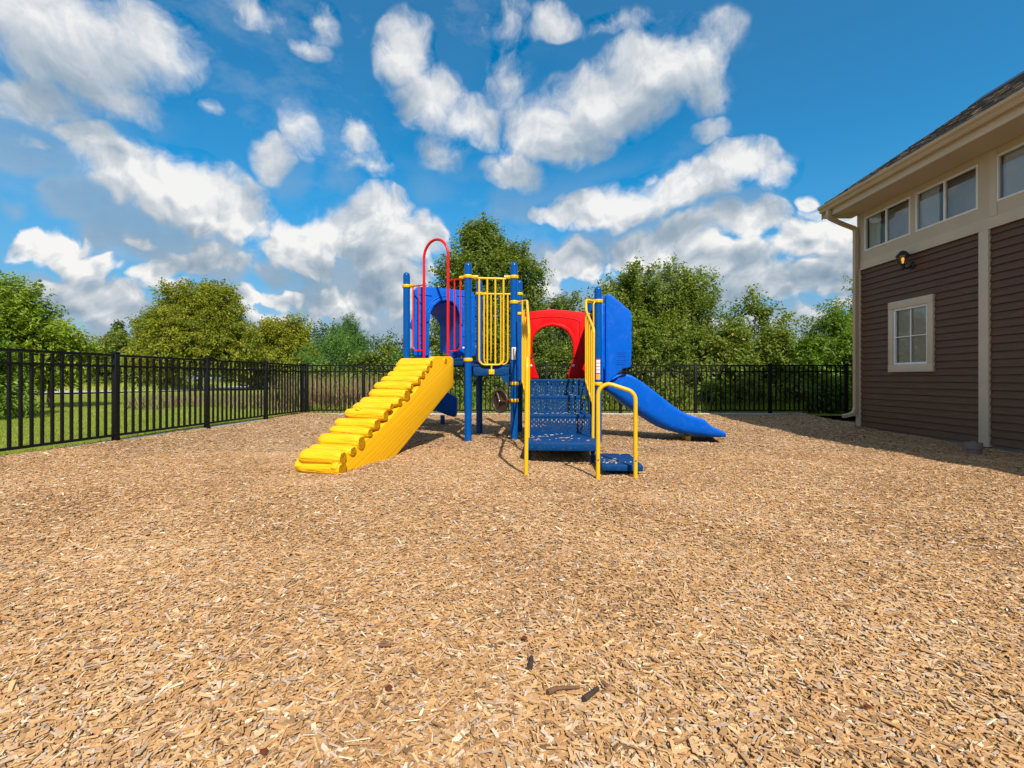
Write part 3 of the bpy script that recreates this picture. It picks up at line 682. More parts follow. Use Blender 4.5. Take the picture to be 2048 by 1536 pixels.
# downspout with its two offset bends
def rect_tube(m, pts, wa, wb, side):
    rings = []; pts = [Vector(p) for p in pts]
    for i, p in enumerate(pts):
        t = (pts[min(i+1, len(pts)-1)]-pts[max(i-1, 0)]).normalized(); s_ = Vector(side); u = t.cross(s_).normalized()
        rings.append([p+s_*wa*a+u*wb*b for a, b in ((-1, -1), (-.5, -1.12), (0, -1), (.5, -1.12), (1, -1), (1, 1), (-1, 1))])
    m.loft(rings, smooth=False)
m = MB(); rect_tube(m, round_path([(-.60, -.06, 4.17), (-.60, -.06, 4.02), (-.34, -.05, 3.90), (-.085, -.05, 3.80), (-.085, -.05, .36), (-.12, -.05, .24), (-.30, -.02, .19)], .07, 4), .038, .030, (0, 1, 0))
ds = m.build('downspout', MAT['gutter'], B_)
for z in (3.55, 1.05): 
    m = MB(); m.box(-.120, -.034, -.094, -.006, z, z+.018); m.build('strap', MAT['gutter'], ds)
# roof in shingle courses
def roof_side(sgn, x0):
    m = MB(); pitch = .667; e = .125; n = int(3.0/e)+1; xr = 2.31
    for i in range(n):
        xa = x0+sgn*i*e*1.0; xb = x0+sgn*(i+1)*e
        if sgn > 0: xb = min(xb, xr); xa = min(xa, xr)
        else: xb = max(xb, xr); xa = max(xa, xr)
        if abs(xa-xb) < 1e-4: break
        za = 4.285+abs(xa-x0)*pitch; zb = 4.285+abs(xb-x0)*pitch
        yy = .17
        while yy > END-.25:
            wd = rnd.uniform(.13, .30); lift = rnd.choice((0, 0, .006)); y2 = max(yy-wd, END-.3); o_ = sgn*rnd.uniform(-.010, .006)
            vs = [(xa+o_, yy, za+.010+lift), (xa+o_, y2, za+.010+lift), (xb, y2, zb+.001+lift), (xb, yy, zb+.001+lift), (xa+o_, yy, za-.004), (xa+o_, y2, za-.004), (xb, yy, zb-.01), (xb, y2, zb-.01)]
            m.add(vs, [(0, 1, 2, 3), (4, 5, 1, 0), (6, 4, 0, 3), (5, 7, 2, 1)]); yy = y2
    return m
rf = roof_side(1, -.66); rf2 = roof_side(-1, 5.28); rf.add(rf2.v, rf2.f)
rf.prism([(-.62, 4.27), (2.31, 6.23), (5.24, 4.27), (5.24, 4.20), (2.31, 6.15), (-.62, 4.20)], frame((0, .165, 0), (1, 0, 0), (0, 0, 1)), 0, -END+.45)
roof = rf.build('roof', MAT['shingle'], B_)
m = MB(); m.prism([(2.05, 6.10), (2.31, 6.285), (2.57, 6.10), (2.57, 6.13), (2.31, 6.33), (2.05, 6.13)], frame((0, -.02, 0), (1, 0, 0), (0, 0, 1)), 0, -END+.1)
m.build('ridge_vent', MAT['black_metal'], roof)
m = MB()   # rake board on the far gable
m.prism([(-.60, 4.19), (2.31, 6.13), (5.2, 4.19), (5.2, 4.04), (2.31, 5.97), (-.60, 4.04)], frame((0, .163, 0), (1, 0, 0), (0, 0, 1)), 0, .022)
m.build('rake_board', MAT['beige_trim'], B_)

# wall lantern
ly = yb(1826); wl = empty('wall_lantern', (0, 0, 0), 'black lantern with amber glass mounted on the brown siding above the window', 'wall lamp')
RB = Matrix.Translation((6.705, 9.10, 0))@Matrix.Rotation(ang, 4, 'Z')
base = RB@Vector((-.02, ly, 2.80)); wl.location = base; WL[wl.name] = base.copy()
def bw(x, y, z): return RB@Vector((x, y, z))
m = MB(); m.lathe([(.02, 0), (.062, .0), (.060, .014), (.035, .026), (.0, .028)], 20, frame(bw(-.014, ly, 2.80), (0, 1, 0), (0, 0, 1))@Matrix.Scale(-1, 4, (0, 0, 1)))
m.build('back_plate', MAT['black_metal'], wl)
m = MB(); m.tube([bw(*p) for p in round_path([(-.02, ly, 2.80), (-.10, ly, 2.745), (-.17, ly, 2.76), (-.17, ly, 2.79)], .03, 5)], .011, 8); m.lathe([(.004, 2.715), (.024, 2.74), (.03, 2.775), (.02, 2.80), (.045, 2.812), (.048, 2.822), (0, 2.822)], 14, Matrix.Translation(bw(-.17, ly, 0))); m.build('arm', MAT['black_metal'], wl)
def hexr(r, z): return [Vector((r*math.cos(k*math.pi/3+.25), r*math.sin(k*math.pi/3+.25), z))+bw(-.17, ly, 0) for k in range(6)]
m = MB(); r0, r1, za, zb = .047, .088, 2.822, 2.955
a, b = hexr(r0, za), hexr(r1, zb)
for k in range(6): m.tube([a[k], b[k]], .0045, 6)
for ring in (a, b):
    for k in range(6): m.tube([ring[k], ring[(k+1) % 6]], .0045, 6)
m.build('cage', MAT['black_metal'], wl)
m = MB(); m.loft([hexr(r0-.003, za), hexr(r1-.003, zb)], cap=False, smooth=False); m.build('glass', MAT['lamp_glass'], wl)
m = MB(); m.loft([hexr(.100, zb-.004), hexr(.102, zb+.006), hexr(.072, zb+.045), hexr(.060, zb+.055), hexr(.045, zb+.078), hexr(.008, zb+.082), hexr(.008, zb+.10)], smooth=False); m.build('cap', MAT['black_metal'], wl)
m = MB(); m.lathe([(.002, 0), (.012, .0), (.013, .03), (.022, .06), (.018, .085), (.004, .10)], 12, Matrix.Translation(bw(-.17, ly, 2.835))); m.build('bulb', MAT['bulb'], wl)
# capped pipe stub by the wall
pp = Vector(gp(1948, 902)); pp.y = 6.1; pp.x = (1948-1024)/F*6.1; z0 = float(gz(pp.x, pp.y))
pr = empty('pipe_stub', (pp.x, pp.y, z0), 'stubby grey capped pipe standing in the chips by the brown wall', 'pipe')
m = MB(); m.lathe([(.078, z0-.05), (.078, z0+.07), (.074, z0+.072)], 24, Matrix.Translation((pp.x, pp.y, 0))); m.build('pipe', MAT['pipe_grey'], pr, autosmooth=40)
m = MB(); m.lathe([(.080, z0+.065), (.086, z0+.07), (.087, z0+.145), (.080, z0+.155), (.035, z0+.156), (.034, z0+.17), (.0, z0+.171)], 24, Matrix.Translation((pp.x, pp.y, 0))); m.build('cap', MAT['pipe_grey'], pr, autosmooth=40)
# ------------------------------------------------------------------ play structure
PS = empty('play_structure', (.3, 7.4, 0), 'red, blue and yellow playground climber with two slides standing on the wood chips', 'playground')
U3 = Vector((.9968, -.080, 0)); V3 = Vector((.080, .9968, 0))
P3 = Vector((.03, 6.90, 0)); PC = P3+U3*1.22; R2 = P3+V3*1.20; R3 = PC+V3*1.20
P2 = Vector((-.637, 6.82, 0)); P1 = Vector((-1.66, 7.40, 0)); R1 = Vector((-.56, 8.06, 0))
def L3(u, v, z): return P3+U3*u+V3*v+Vector((0, 0, z))
def pl(px, py, A, Bp):      # where the line of sight through a photo point meets the upright plane A-B
    a = (px-1024)/F; b = (757-py)/F; d = Bp-A
    t = (A.x*d.y-A.y*d.x)/(a*d.y-d.x)
    return Vector((a*t, t, CAMH+b*t))
def post(p, top, label=None):
    m = MB(); r = .053; z0 = float(gz(p.x, p.y))-.08
    m.lathe([(r, z0), (r, top-.055), (r*.97, top-.04), (r*.85, top-.02), (r*.6, top-.006), (r*.25, top), (0.001, top)], 28, Matrix.Translation((p.x, p.y, 0)))
    o = m.build('post', MAT['blue_post'], PS, autosmooth=60); return o
POST = {}
for k, p, top in (('P2', P2, 2.60), ('P3', P3, 2.625), ('P1', P1, 2.59), ('R1', R1, 2.60), ('R2', R2, 2.61), ('C', PC, 2.25), ('R3', R3, 2.25)): POST[k] = post(p, top)
def clamp(k, p, z, dirs=(), mat='yellow_tube'):
    m = MB(); T0 = Matrix.Translation((p.x, p.y, 0))
    m.lathe([(.054, z-.026), (.064, z-.024), (.067, z-.012), (.067, z+.012), (.064, z+.024), (.054, z+.026)], 24, T0)
    for d in dirs:
        d = Vector(d).normalized(); n = Vector((-d.y, d.x, 0))
        m.obox(p+d*.082+Vector((0, 0, z)), d, n, (0, 0, 1), .032, .020, .023)
        m.tube([p+d*.10+Vector((0, 0, z)), p+d*.145+Vector((0, 0, z))], .026, 12)
        for s_ in (-1, 1): m.tube([p+d*.085+n*.019*s_+Vector((0, 0, z)), p+d*.085+n*.027*s_+Vector((0, 0, z))], .009, 8)
    for q in (-1, 1):
        bd = Vector((q*.45, -1, 0)).normalized(); m.tube([p+bd*.06+Vector((0, 0, z)), p+bd*.071+Vector((0, 0, z))], .008, 8)
    return m.build('clamp', MAT[mat], POST[k], bevel=.003)
d12 = (P1-P2).normalized(); d23 = (P3-P2).normalized(); dR = (R2-R1).normalized()
clamp('P2', P2, 2.395, (d23, d12)); clamp('P2', P2, 1.19); clamp('P3', P3, 2.405, (-d23,)); clamp('P3', P3, 2.035, (U3,)); clamp('P3', P3, .845); clamp('P1', P1, 2.37, (-d12,))
clamp('C', PC, 2.035, (-U3,)); clamp('C', PC, .84); clamp('R1', R1, 2.37, (dR,)); clamp('R2', R2, 2.37, (-dR,)); clamp('R2', R2, 2.03, (U3,)); clamp('P1', P1, 1.19); clamp('R3', R3, 2.0, ())
# labels stuck on the posts
def sticker(k, p, z0, z1, mat, ang0=-90, half=34, r=.0540, par=None, name='label'):
    m = MB(); n = 8; vs = []
    for i in range(n+1):
        th = R(ang0-half+2*half*i/n)
        for z in (z0, z1): vs.append((p.x+r*math.cos(th), p.y+r*math.sin(th), z))
    m.add(vs, [(2*i, 2*i+2, 2*i+3, 2*i+1) for i in range(n)], True)
    return m.build(name, MAT[mat], par or POST[k])
s1 = sticker('P3', P3, 1.195, 1.375, 'label_white', ang0=-95)
for i in range(9): sticker('P3', P3, 1.21+i*.018, 1.2135+i*.018, 'label_ink', ang0=-95, half=27, r=.0545, par=s1, name='print_line')
s2 = sticker('C', PC, .995, 1.20, 'label_red', ang0=-100)
for i in range(4): sticker('C', PC, 1.000+i*.049, 1.038+i*.049, 'label_white', ang0=-100, half=31, r=.0545, par=s2, name='print_block')
s3 = sticker('C', PC, .905, .985, 'label_orange', ang0=-100)
s4 = sticker('P1', P1, 1.25, 1.50, 'label_red', ang0=180, half=30)
for i in range(4): sticker('P1', P1, 1.26+i*.058, 1.30+i*.058, 'label_white', ang0=180, half=27, r=.0545, par=s4, name='print_block')
# decks
def deck(poly, z, skirt, name='deck'):
    m = MB(); m.prism([(p.x, p.y) for p in poly], Matrix.Identity(4), z-.03, z)
    n = len(poly); c = sum(poly, Vector())/n
    for i in range(n):
        a, b = poly[i], poly[(i+1) % n]; d = (b-a).normalized(); inn = Vector((-d.y, d.x, 0)); inn = inn if inn.dot(c-a) > 0 else -inn
        m.obox((a+b)/2+inn*.012+Vector((0, 0, z-.032-skirt/2)), d, inn, (0, 0, 1), (b-a).length/2-.055, .006, skirt/2)
    return m.build(name, MAT['blue_deck'], PS, bevel=.004)
def inset(ps, k=.0): 
    c = sum(ps, Vector())/len(ps); return [p+(c-p).normalized()*k for p in ps]
deck(inset([P1, P2, R1], .035), 1.22, .075)
dk = deck(inset([P2, P3, R2, R1], .035), 1.125, .13)
dl = deck(inset([P3, PC, R3, R2], .035), .910, .06)
# arched bracket at the right end of the middle skirt
m = MB(); A_ = P3-d23*.06; Mx = frame(P2+d23*.055+Vector((0, -.008, 0)), d23, (0, 0, 1)); Lk = (P3-P2).length-.11
pts = [(Lk, .97), (Lk, .80), (Lk-.045, .80), (Lk-.05, .86)]+[(Lk-.05-.09*math.sin(t), .97-.11*math.cos(t)) for t in (0.3, .7, 1.1, 1.45)]
m.prism(pts, Mx, -.006, .006); m.build('bracket', MAT['blue_deck'], dk)
# perforated riser: real slots
def riser(ua, ub, v, za, zb, cols, rows, parent):
    m = MB(); o0 = L3(ua, v, za); W_ = ub-ua; H_ = zb-za
    xs = [0, .02]; cw = (W_-.04)/cols
    for i in range(cols): xs += [.02+cw*(i+.30), .02+cw*(i+.70), .02+cw*(i+1)]
    xs = sorted(set([round(x, 5) for x in xs]+[W_])); 
    zs = [0, .018]; rh = (H_-.036)/(rows*2)
    for j in range(rows*2): zs += [.018+rh*(j+1)]
    zs = sorted(set([round(z, 5) for z in zs]+[H_]))
    nx = len(xs); vs = [o0+U3*x+Vector((0, 0, z)) for z in zs for x in xs]; fs = []
    for j in range(len(zs)-1):
        for i in range(nx-1):
            xm = (xs[i]+xs[i+1])/2; zm = (zs[j]+zs[j+1])/2; hole = False
            if .02 < xm < W_-.02 and .018 < zm < H_-.018:
                ci = int((xm-.02)/cw); fx = (xm-.02)/cw-ci; ph = (zm-.018)/rh
                jj = int(ph)
                if .30 < fx < .70:
                    hole = (jj % 2 == 0) if ci % 2 == 0 else (jj % 2 == 1)
            if not hole: fs.append((j*nx+i, j*nx+i+1, (j+1)*nx+i+1, (j+1)*nx+i))
    m.add(vs, fs); return m.build('riser', MAT['blue_deck'], parent, solid=.003)
# stairs
ST = empty('steps', (.6, 6.0, 0)); ST.parent = PS; ST.location = Vector((.6, 6.0, 0))-WL[PS.name]
def lb(u0, u1, v0, v1, z0, z1, name, mat, par, bevel=.004):
    m = MB(); m.obox(L3((u0+u1)/2, (v0+v1)/2, (z0+z1)/2), U3, V3, (0, 0, 1), (u1-u0)/2, (v1-v0)/2, (z1-z0)/2); return m.build(name, MAT[mat], par, bevel=bevel)
ua, ub = .255, 1.035
lb(ua-.13, 1.08, -.19, -.02, .870, .909, 'nosing', 'blue_deck', ST)
lb(ua, ub-.08, -.44, -.17, .645, .685, 'tread', 'blue_deck', ST)
lb(ua, ub+.02, -.73, -.42, .410, .448, 'tread', 'blue_deck', ST)
t3 = lb(ua, ub+.01, -1.66, -.72, .118, .210, 'tread', 'blue_deck', ST, bevel=.008)
riser(ua, ub, -.18, .685, .870, 26, 3, ST); riser(ua, ub-.02, -.435, .448, .645, 26, 3, ST); riser(ua, ub+.015, -.725, .210, .410, 26, 3, ST)
for i in range(4):
    m = MB(); m.tube([L3(ua+.06+i*.19, -.192, .862), L3(ua+.06+i*.19, -.200, .862)], .010, 10); m.build('bolt', MAT['steel'], ST)
for i in range(3):
    m = MB(); m.tube([L3(ua+.07+i*.24, -1.662, .158), L3(ua+.07+i*.24, -1.667, .158)], .014, 10); m.build('bolt', MAT['blue_post'], t3)
for u in (ua-.012, ub+.022):
    m = MB(); Mx = frame(L3(u, 0, 0), V3, (0, 0, 1))
    m.prism([(-.02, .90), (-.20, .90), (-.22, .68), (-.46, .66), (-.48, .44), (-.74, .42), (-.76, .20), (-1.60, .19), (-1.60, .13), (-.70, .13), (-.02, .70)], Mx, -.004, .004)
    m.build('stringer', MAT['blue_deck'], ST)
for u, v in ((ua+.03, -1.5), (ub-.03, -1.55), (ub-.03, -.8)):
    m = MB(); q = L3(u, v, 0); m.tube([q+Vector((0, 0, -.1)), q+Vector((0, 0, .13))], .025, 10); m.build('leg', MAT['blue_deck'], ST)
# low side step
ss = MB(); q0 = [(.86, 4.50), (1.245, 4.46), (1.29, 5.16), (.90, 5.20)]
ss.prism(q0, Matrix.Identity(4), .035, .095); so = ss.build('side_step', MAT['blue_deck'], ST, bevel=.008)
m = MB(); m.obox((1.05, 4.85, -.02), (1, 0, 0), (0, 1, 0), (0, 0, 1), .10, .25, .055); m.build('step_foot', MAT['blue_deck'], so)

# handrails
def tube_part(name, pts, r, mat, par, rr=.06, seg=12):
    m = MB(); m.tube(round_path(pts, rr), r, seg); return m.build(name, MAT[mat], par, autosmooth=60)
def tubes_part(name, lst, r, mat, par, rr=.05):
    m = MB()
    for pts in lst: m.tube(round_path(pts, rr), r, 10)
    return m.build(name, MAT[mat], par, autosmooth=60)
HL = tube_part('handrail', [(.09, 6.88, 2.035), (.215, 6.70, 2.03), (.205, 5.67, 1.50), (.195, 5.66, .20)], .0175, 'yellow_tube', PS, .10)
HR = tube_part('handrail', [(1.20, 6.80, 2.035), (1.04, 6.62, 2.03), (1.035, 6.55, 1.86), (.985, 5.67, 1.52), (.975, 5.66, .20)], .0175, 'yellow_tube', PS, .08)
for H, xb, xf in ((HL, .145, .205), (HR, 1.035, .985)):
    tube_part('bottom_rail', [(xb, 6.60, .885), (xb+(xf-xb)*.9, 5.75, .60), (xf-.002, 5.665, .50)], .0125, 'yellow_tube', H, .03)
    for i, y in enumerate((6.60, 6.37, 6.14, 5.91)):
        f = (6.60-y)/.93; x = xb+(xf-xb)*f
        zt = (2.02 if i == 0 else (1.97-.50*f if H is HL else 1.87-.37*f)); zb = .885-.30*f
        tube_part('bar', [(x, y, zb), (x, y, zt)], .0115, 'yellow_tube', H)
tube_part('handrail', [(1.19, 6.74, 2.03), (1.165, 6.72, 1.98), (1.165, 6.72, .93)], .0115, 'yellow_tube', PS, .03)
tube_part('handrail', [(.133, 4.48, -.12), (.145, 4.48, 1.10), (.175, 5.05, 1.16), (.196, 5.65, 1.20)], .0195, 'yellow_tube', PS, .13)
tube_part('handrail', [(.807, 4.41, -.12), (.807, 4.41, .905), (1.148, 4.37, .79), (1.148, 4.37, -.12)], .0195, 'yellow_tube', PS, .10)
for x, y in ((.807, 4.385), (1.148, 4.345)):
    m = MB(); m.tube([(x, y+.008, .16), (x, y+.0, .16)], .008, 8); m.build('bolt', MAT['steel'], PS)

# yellow barriers
def barrier(A, Bp, ytop, ybot, xs, name='barrier', mat='yellow_tube', r=.0145, stub=None):
    zt = pl(xs[0], ytop, A, Bp).z; zb = pl(xs[0], ybot, A, Bp).z; d = (Bp-A).normalized()
    top = tube_part(name, [A+d*.12+Vector((0, 0, zt)), Bp-d*.12+Vector((0, 0, zt))], .0175, mat, PS)
    a = pl(xs[0], 640, A, Bp); b = pl(xs[-1], 640, A, Bp); a.z = b.z = 0
    tube_part('frame_bar', [a+Vector((0, 0, zt)), a+Vector((0, 0, zb)), b+Vector((0, 0, zb)), b+Vector((0, 0, zt))], r, mat, top, .085)
    for x in xs[1:-1]:
        q = pl(x, 640, A, Bp); q.z = 0; tube_part('bar', [q+Vector((0, 0, zb)), q+Vector((0, 0, zt))], r*.92, mat, top)
    if stub:
        q = pl(stub, 640, A, Bp); q.z = 0; tube_part('stub', [q+Vector((0, 0, zb)), q+Vector((0, 0, zb-.09))], .012, mat, top)
        m = MB(); m.obox(q+Vector((0, -.01, zb-.105)), d, Vector((-d.y, d.x, 0)), (0, 0, 1), .040, .03, .035)
        for s_ in (-1, 1): m.tube([q+d*.022*s_+Vector((0, -.045, zb-.10)), q+d*.022*s_+Vector((0, -.038, zb-.10))], .010, 10)
        m.build('bracket', MAT[mat], top, bevel=.006)
    return top
barrier(P2, P3, 556.5, 729.5, (958.3, 974.6, 990.6, 1007), stub=983)
barrier(R1, R2, 588, 729, (968, 982, 1001.5, 1015.5))
# red loop handles on the climber opening
def red_half(xu, xo, xm, ytu, yto, ybot):
    a = pl(xu, 640, P1, P2); o = pl(xo, 640, P1, P2); m_ = pl(xm, 640, P1, P2); zt = pl(xo, yto, P1, P2).z; zb = pl(xo, ybot, P1, P2).z
    for q in (a, o, m_): q.z = 0
    end = P1 if xo < 850 else P2; dd_ = (end-o).normalized()
    fr_ = tube_part('side_rail', [end-dd_*.10+Vector((0, 0, zt)), o+Vector((0, 0, zt)), a+Vector((0, 0, zt))], .0115, 'red_tube', LOOP, .02)
    tube_part('side_bar', [o+Vector((0, 0, zt)), o+Vector((0, 0, zb)), a+Vector((0, 0, zb))], .0115, 'red_tube', LOOP, .09)
    tube_part('side_bar', [m_+Vector((0, 0, zb)), m_+Vector((0, 0, zt))], .0115, 'red_tube', LOOP)
a = pl(848, 640, P1, P2); b = pl(896, 640, P1, P2); a.z = b.z = 0; r_ = (b-a).length/2; cc_ = (a+b)/2; da = (a-b).normalized()
ztop = pl(872, 479, P1, P2).z; zc = ztop-r_*1.12
lp = [a+Vector((0, 0, 1.20)), a+Vector((0, 0, zc-.05))]+[cc_+da*r_*math.cos(t)+Vector((0, 0, zc+1.12*r_*math.sin(t))) for t in np.linspace(0.0, math.pi, 17)]+[b+Vector((0, 0, zc-.05)), b+Vector((0, 0, 1.20))]
m = MB(); m.tube(lp, .0205, 14); LOOP = m.build('loop_handle', MAT['red_tube'], PS, autosmooth=60)
red_half(848, 826, 838, 569, 572.5, 702); red_half(896, 921, 909, 562, 558, 702)

# arch panels (moulded)
def arch_panel(name, mat, A, Bp, zb, outer, inner, thick, raise_=True):
    """outer / inner: outlines as (distance along A-B, height), both from lower left over the top to lower right"""
    d = (Bp-A).normalized(); Mx = frame(A, d, (0, 0, 1)); m = MB()
    m.prism(outer+inner[::-1], Mx, -thick/2, thick/2)
    o = m.build(name, MAT[mat], PS, bevel=.012, bseg=3)
    if raise_:
        k = len(inner); cx = sum(p[0] for p in inner)/k; cz = sum(p[1] for p in inner)/k
        big = [(cx+(x-cx)*1.20, cz+(z-cz)*1.15) for x, z in inner]
        mm = MB(); rg = inner[2:-2]; bg_ = big[2:-2]
        mm.prism(bg_+rg[::-1], Mx, -thick/2-.022, thick/2+.022)
        mm.build('rim', MAT[mat], o, bevel=.010, bseg=3)
    return o
# red: between R2 and R3 at the back of the low deck
dR2 = (R3-R2).normalized()
def rp(px, py): q = pl(px, py, R2, R3); return ((q-R2).dot(dR2), q.z)
ol = [rp(1046, 757), rp(1044, 690), rp(1047, 640), rp(1050, 625.5), rp(1070, 622.5), rp(1090, 621), rp(1105, 618.8), rp(1120, 620.5), rp(1140, 621.8), rp(1160, 624), rp(1172, 627), rp(1177, 645), rp(1180, 690), rp(1178, 757)]
il = [rp(1078, 757), rp(1071, 737), rp(1065, 716), rp(1064.5, 690), rp(1067, 676), rp(1074, 664), rp(1086, 655.5), rp(1104, 652), rp(1121, 655), rp(1134, 663), rp(1142, 675), rp(1145.5, 690), rp(1146, 716), rp(1140, 737), rp(1131, 757)]
RP = arch_panel('arch_panel', 'red_mold', R2, R3, .91, ol, il, .075)
RP['label'] = 'red moulded arch panel'
# moulded arc groove above the opening, as a raised lip
m = MB(); Mx = frame(R2, dR2, (0, 0, 1))
arc = [rp(1052, 644), rp(1062, 638), rp(1085, 634.5), rp(1105, 633.5), rp(1130, 635.5), rp(1150, 639), rp(1159, 643), rp(1160, 690)]
for i in range(len(arc)-1):
    p, q = arc[i], arc[i+1]
    m.tube([Mx@Vector((p[0], p[1], s_*.037)) for s_, p in ((1, p), (1, q))], .009, 6); m.tube([Mx@Vector((p[0], p[1], -.037)), Mx@Vector((q[0], q[1], -.037))], .009, 6)
m.build('moulding', MAT['red_mold'], RP)
for px in (1062.5, 1147):
    q = pl(px, 731.5, R2, R3); m = MB(); n_ = -V3
    m.lathe([(.0, 0), (.021, 0), (.021, .006), (.014, .013), (0.001, .014)], 14, frame(q+n_*.036, U3, (0, 0, 1))); m.build('bolt', MAT['white_bolt'], RP)
# blue: between P1 and R1
dB = (R1-P1).normalized()
def bp(px, py): q = pl(px, py, P1, R1); return ((q-P1).dot(dB), q.z)
ob = [bp(826, 712), bp(827, 650), bp(828.5, 580), bp(834, 574), bp(860, 574.5), bp(890, 577.5), bp(920, 580.5), bp(944, 584), bp(949, 592), bp(949, 650), bp(949, 712)]
ib = [bp(857, 712), bp(857, 680), bp(857, 645), bp(859, 626), bp(866, 612), bp(877, 604), bp(890, 601.5), bp(902, 605), bp(911, 614), bp(917, 630), bp(918, 650), bp(918, 680), bp(918, 712)]
BP = arch_panel('arch_panel', 'blue_mold', P1, R1, 1.22, ob, ib, .075)
BP['label'] = 'blue moulded arch panel'
m = MB(); Mx = frame(P1, dB, (0, 0, 1))
for pa, pb in (((832, 605), (846, 640)), ((832, 640), (843, 652)), ((833, 672), (848, 668)), ((834, 692), (848, 684)), ((924, 608), (940, 604)), ((924, 640), (940, 636)), ((924, 672), (942, 676)), ((924, 690), (942, 700)), ((834, 589), (862, 592)), ((912, 592), (944, 594))):
    p, q = bp(*pa), bp(*pb); m = MB(); m.tube([Mx@Vector((*p, .037)), Mx@Vector((*q, .037))], .012, 6); m.build('moulding', MAT['blue_mold'], BP)
m = MB(); c_ = bp(888, 648); ww_ = abs(bp(925, 648)[0]-c_[0]); hh_ = abs(bp(888, 594)[1]-c_[1])
m.tube([Mx@Vector((c_[0]+ww_*1.02*math.cos(t_), c_[1]+hh_*1.02*math.sin(t_), .037)) for t_ in np.linspace(math.pi*.15, math.pi*.85, 9)], .013, 6)
m.build('moulding', MAT['blue_mold'], BP)
q = pl(925, 696, P1, R1); m = MB(); n_ = Vector((dB.y, -dB.x, 0)); m.lathe([(.0, 0), (.020, 0), (.020, .006), (.013, .012), (0.001, .013)], 14, frame(q+n_*.036, dB, (0, 0, 1))); m.build('bolt', MAT['white_bolt'], BP)

# ---- slides
def slide_loft(name, stations, w=.31):
    """stations: (centre point xy, heading xy, top, bottom, bed)"""
    rings = []
    for (c, h, zt, zb, bed) in stations:
        h = Vector((h[0], h[1], 0)).normalized(); n = Vector((-h.y, h.x, 0)); c = Vector((c[0], c[1], 0))
        bed = min(bed, zt-.004)
        e = zt-zb
        prof = [(-w+.05, zb), (-w+.015, zb+e*.25), (-w, zt-.05 if e > .12 else zt-e*.4), (-w, zt-.018 if e > .08 else zt-e*.25), (-w+.018, zt), (-w+.045, zt), (-w+.062, zt-.018 if e > .08 else zt-e*.2), (-w+.075, bed+(zt-bed)*.35), (-w+.11, bed), (0, bed-.006)]
        prof = prof+[(-x, z) for x, z in prof[-2::-1]]
        rings.append([c+n*x+Vector((0, 0, z)) for x, z in prof])
    m = MB(); m.loft(rings); o = m.build(name, MAT['blue_mold'], PS, autosmooth=50)
    md = o.modifiers.new('sub', 'SUBSURF'); md.levels = md.render_levels = 1; return o
tab = [(1204, 762.5, 778), (1214, 762.5, 783), (1226, 759.5, 792), (1241, 750, 804), (1255, 746, 816), (1271, 754.5, 826.5), (1288, 766, 837), (1304, 778, 848), (1322, 792, 857.5), (1339, 806, 864.5), (1365, 825, 871.5), (1388, 833, 874.5), (1407, 836.6, 876), (1415, 843.6, 876.8), (1425, 855, 877.5), (1438, 857.5, 878), (1449, 863.5, 877.5), (1457, 868.5, 875)]
stn = []
for (px, yt, yb_) in tab:
    # side wall nearest the camera runs along U3 at v = .24
    a_ = (px-1024)/F; base = L3(0, .24, 0); t = (base.x*U3.y-base.y*U3.x)/(a_*U3.y-U3.x)
    q = Vector((a_*t, t, 0)); c = q+V3*.31; zt = CAMH+(757-yt)/F*t; zb = CAMH+(757-yb_)/F*t
    bed = max(zb+.055, zt-.26); bed = zb+.06 if px > 1230 else zt-.012
    stn.append(((c.x, c.y), (U3.x, U3.y), zt, max(zb, .035), bed))
SL = slide_loft('slide', stn); SL['label'] = 'straight blue slide ending on the chips'
m = MB(); q = L3(2.62, .55, .0); m.obox(q+Vector((0, 0, -.01)), U3, V3, (0, 0, 1), .035, .10, .055); m.build('foot', MAT['yellow_tube'], SL)
# entrance hood of the straight slide
HD = MB(); Mx = frame(L3(1.275, .08, 0), V3, (0, 0, 1))
HD.prism([(0, .88), (0, 2.08), (.05, 2.16), (.52, 2.20), (.99, 2.16), (1.04, 2.08), (1.04, .88), (.78, .88), (.78, 1.5), (.70, 1.68), (.52, 1.75), (.34, 1.68), (.26, 1.5), (.26, .88)], Mx, -.03, .03)
HO = HD.build('slide_hood', MAT['blue_mold'], PS, bevel=.012, bseg=3)
def wing(v, thick):
    base = L3(0, v, 0)
    def wp_(px, py):
        a_ = (px-1024)/F; t = (L3(0, .14, 0).x*U3.y-L3(0, .14, 0).y*U3.x)/(a_*U3.y-U3.x); q = Vector((a_*t, t, CAMH+(757-py)/F*t)); return ((q-P3).dot(U3), q.z)
    poly = [wp_(1210, 766), wp_(1210, 592), wp_(1214, 588), wp_(1222, 589.5), wp_(1240, 605), wp_(1258, 620), wp_(1263, 629), wp_(1263, 700), wp_(1261.5, 734), wp_(1254, 737), wp_(1246, 737.5), wp_(1240, 744), wp_(1226, 755), wp_(1221, 762), wp_(1219, 766)]
    m = MB(); m.prism(poly, frame(base, U3, (0, 0, 1)), -thick/2, thick/2); return m.build('side_wing', MAT['blue_mold'], HO, bevel=.028, bseg=4)
wg = wing(.15, .085); wing(.98, .085)
m = MB()   # moulded lines on the near wing
for i in range(6): m.tube([L3(1.50, .104, 1.30-i*.028-(.03 if i > 2 else 0)), L3(1.64, .104, 1.30-i*.028-(.03 if i > 2 else 0))], .0028, 6)
m.build('moulding', MAT['blue_mold'], wg)
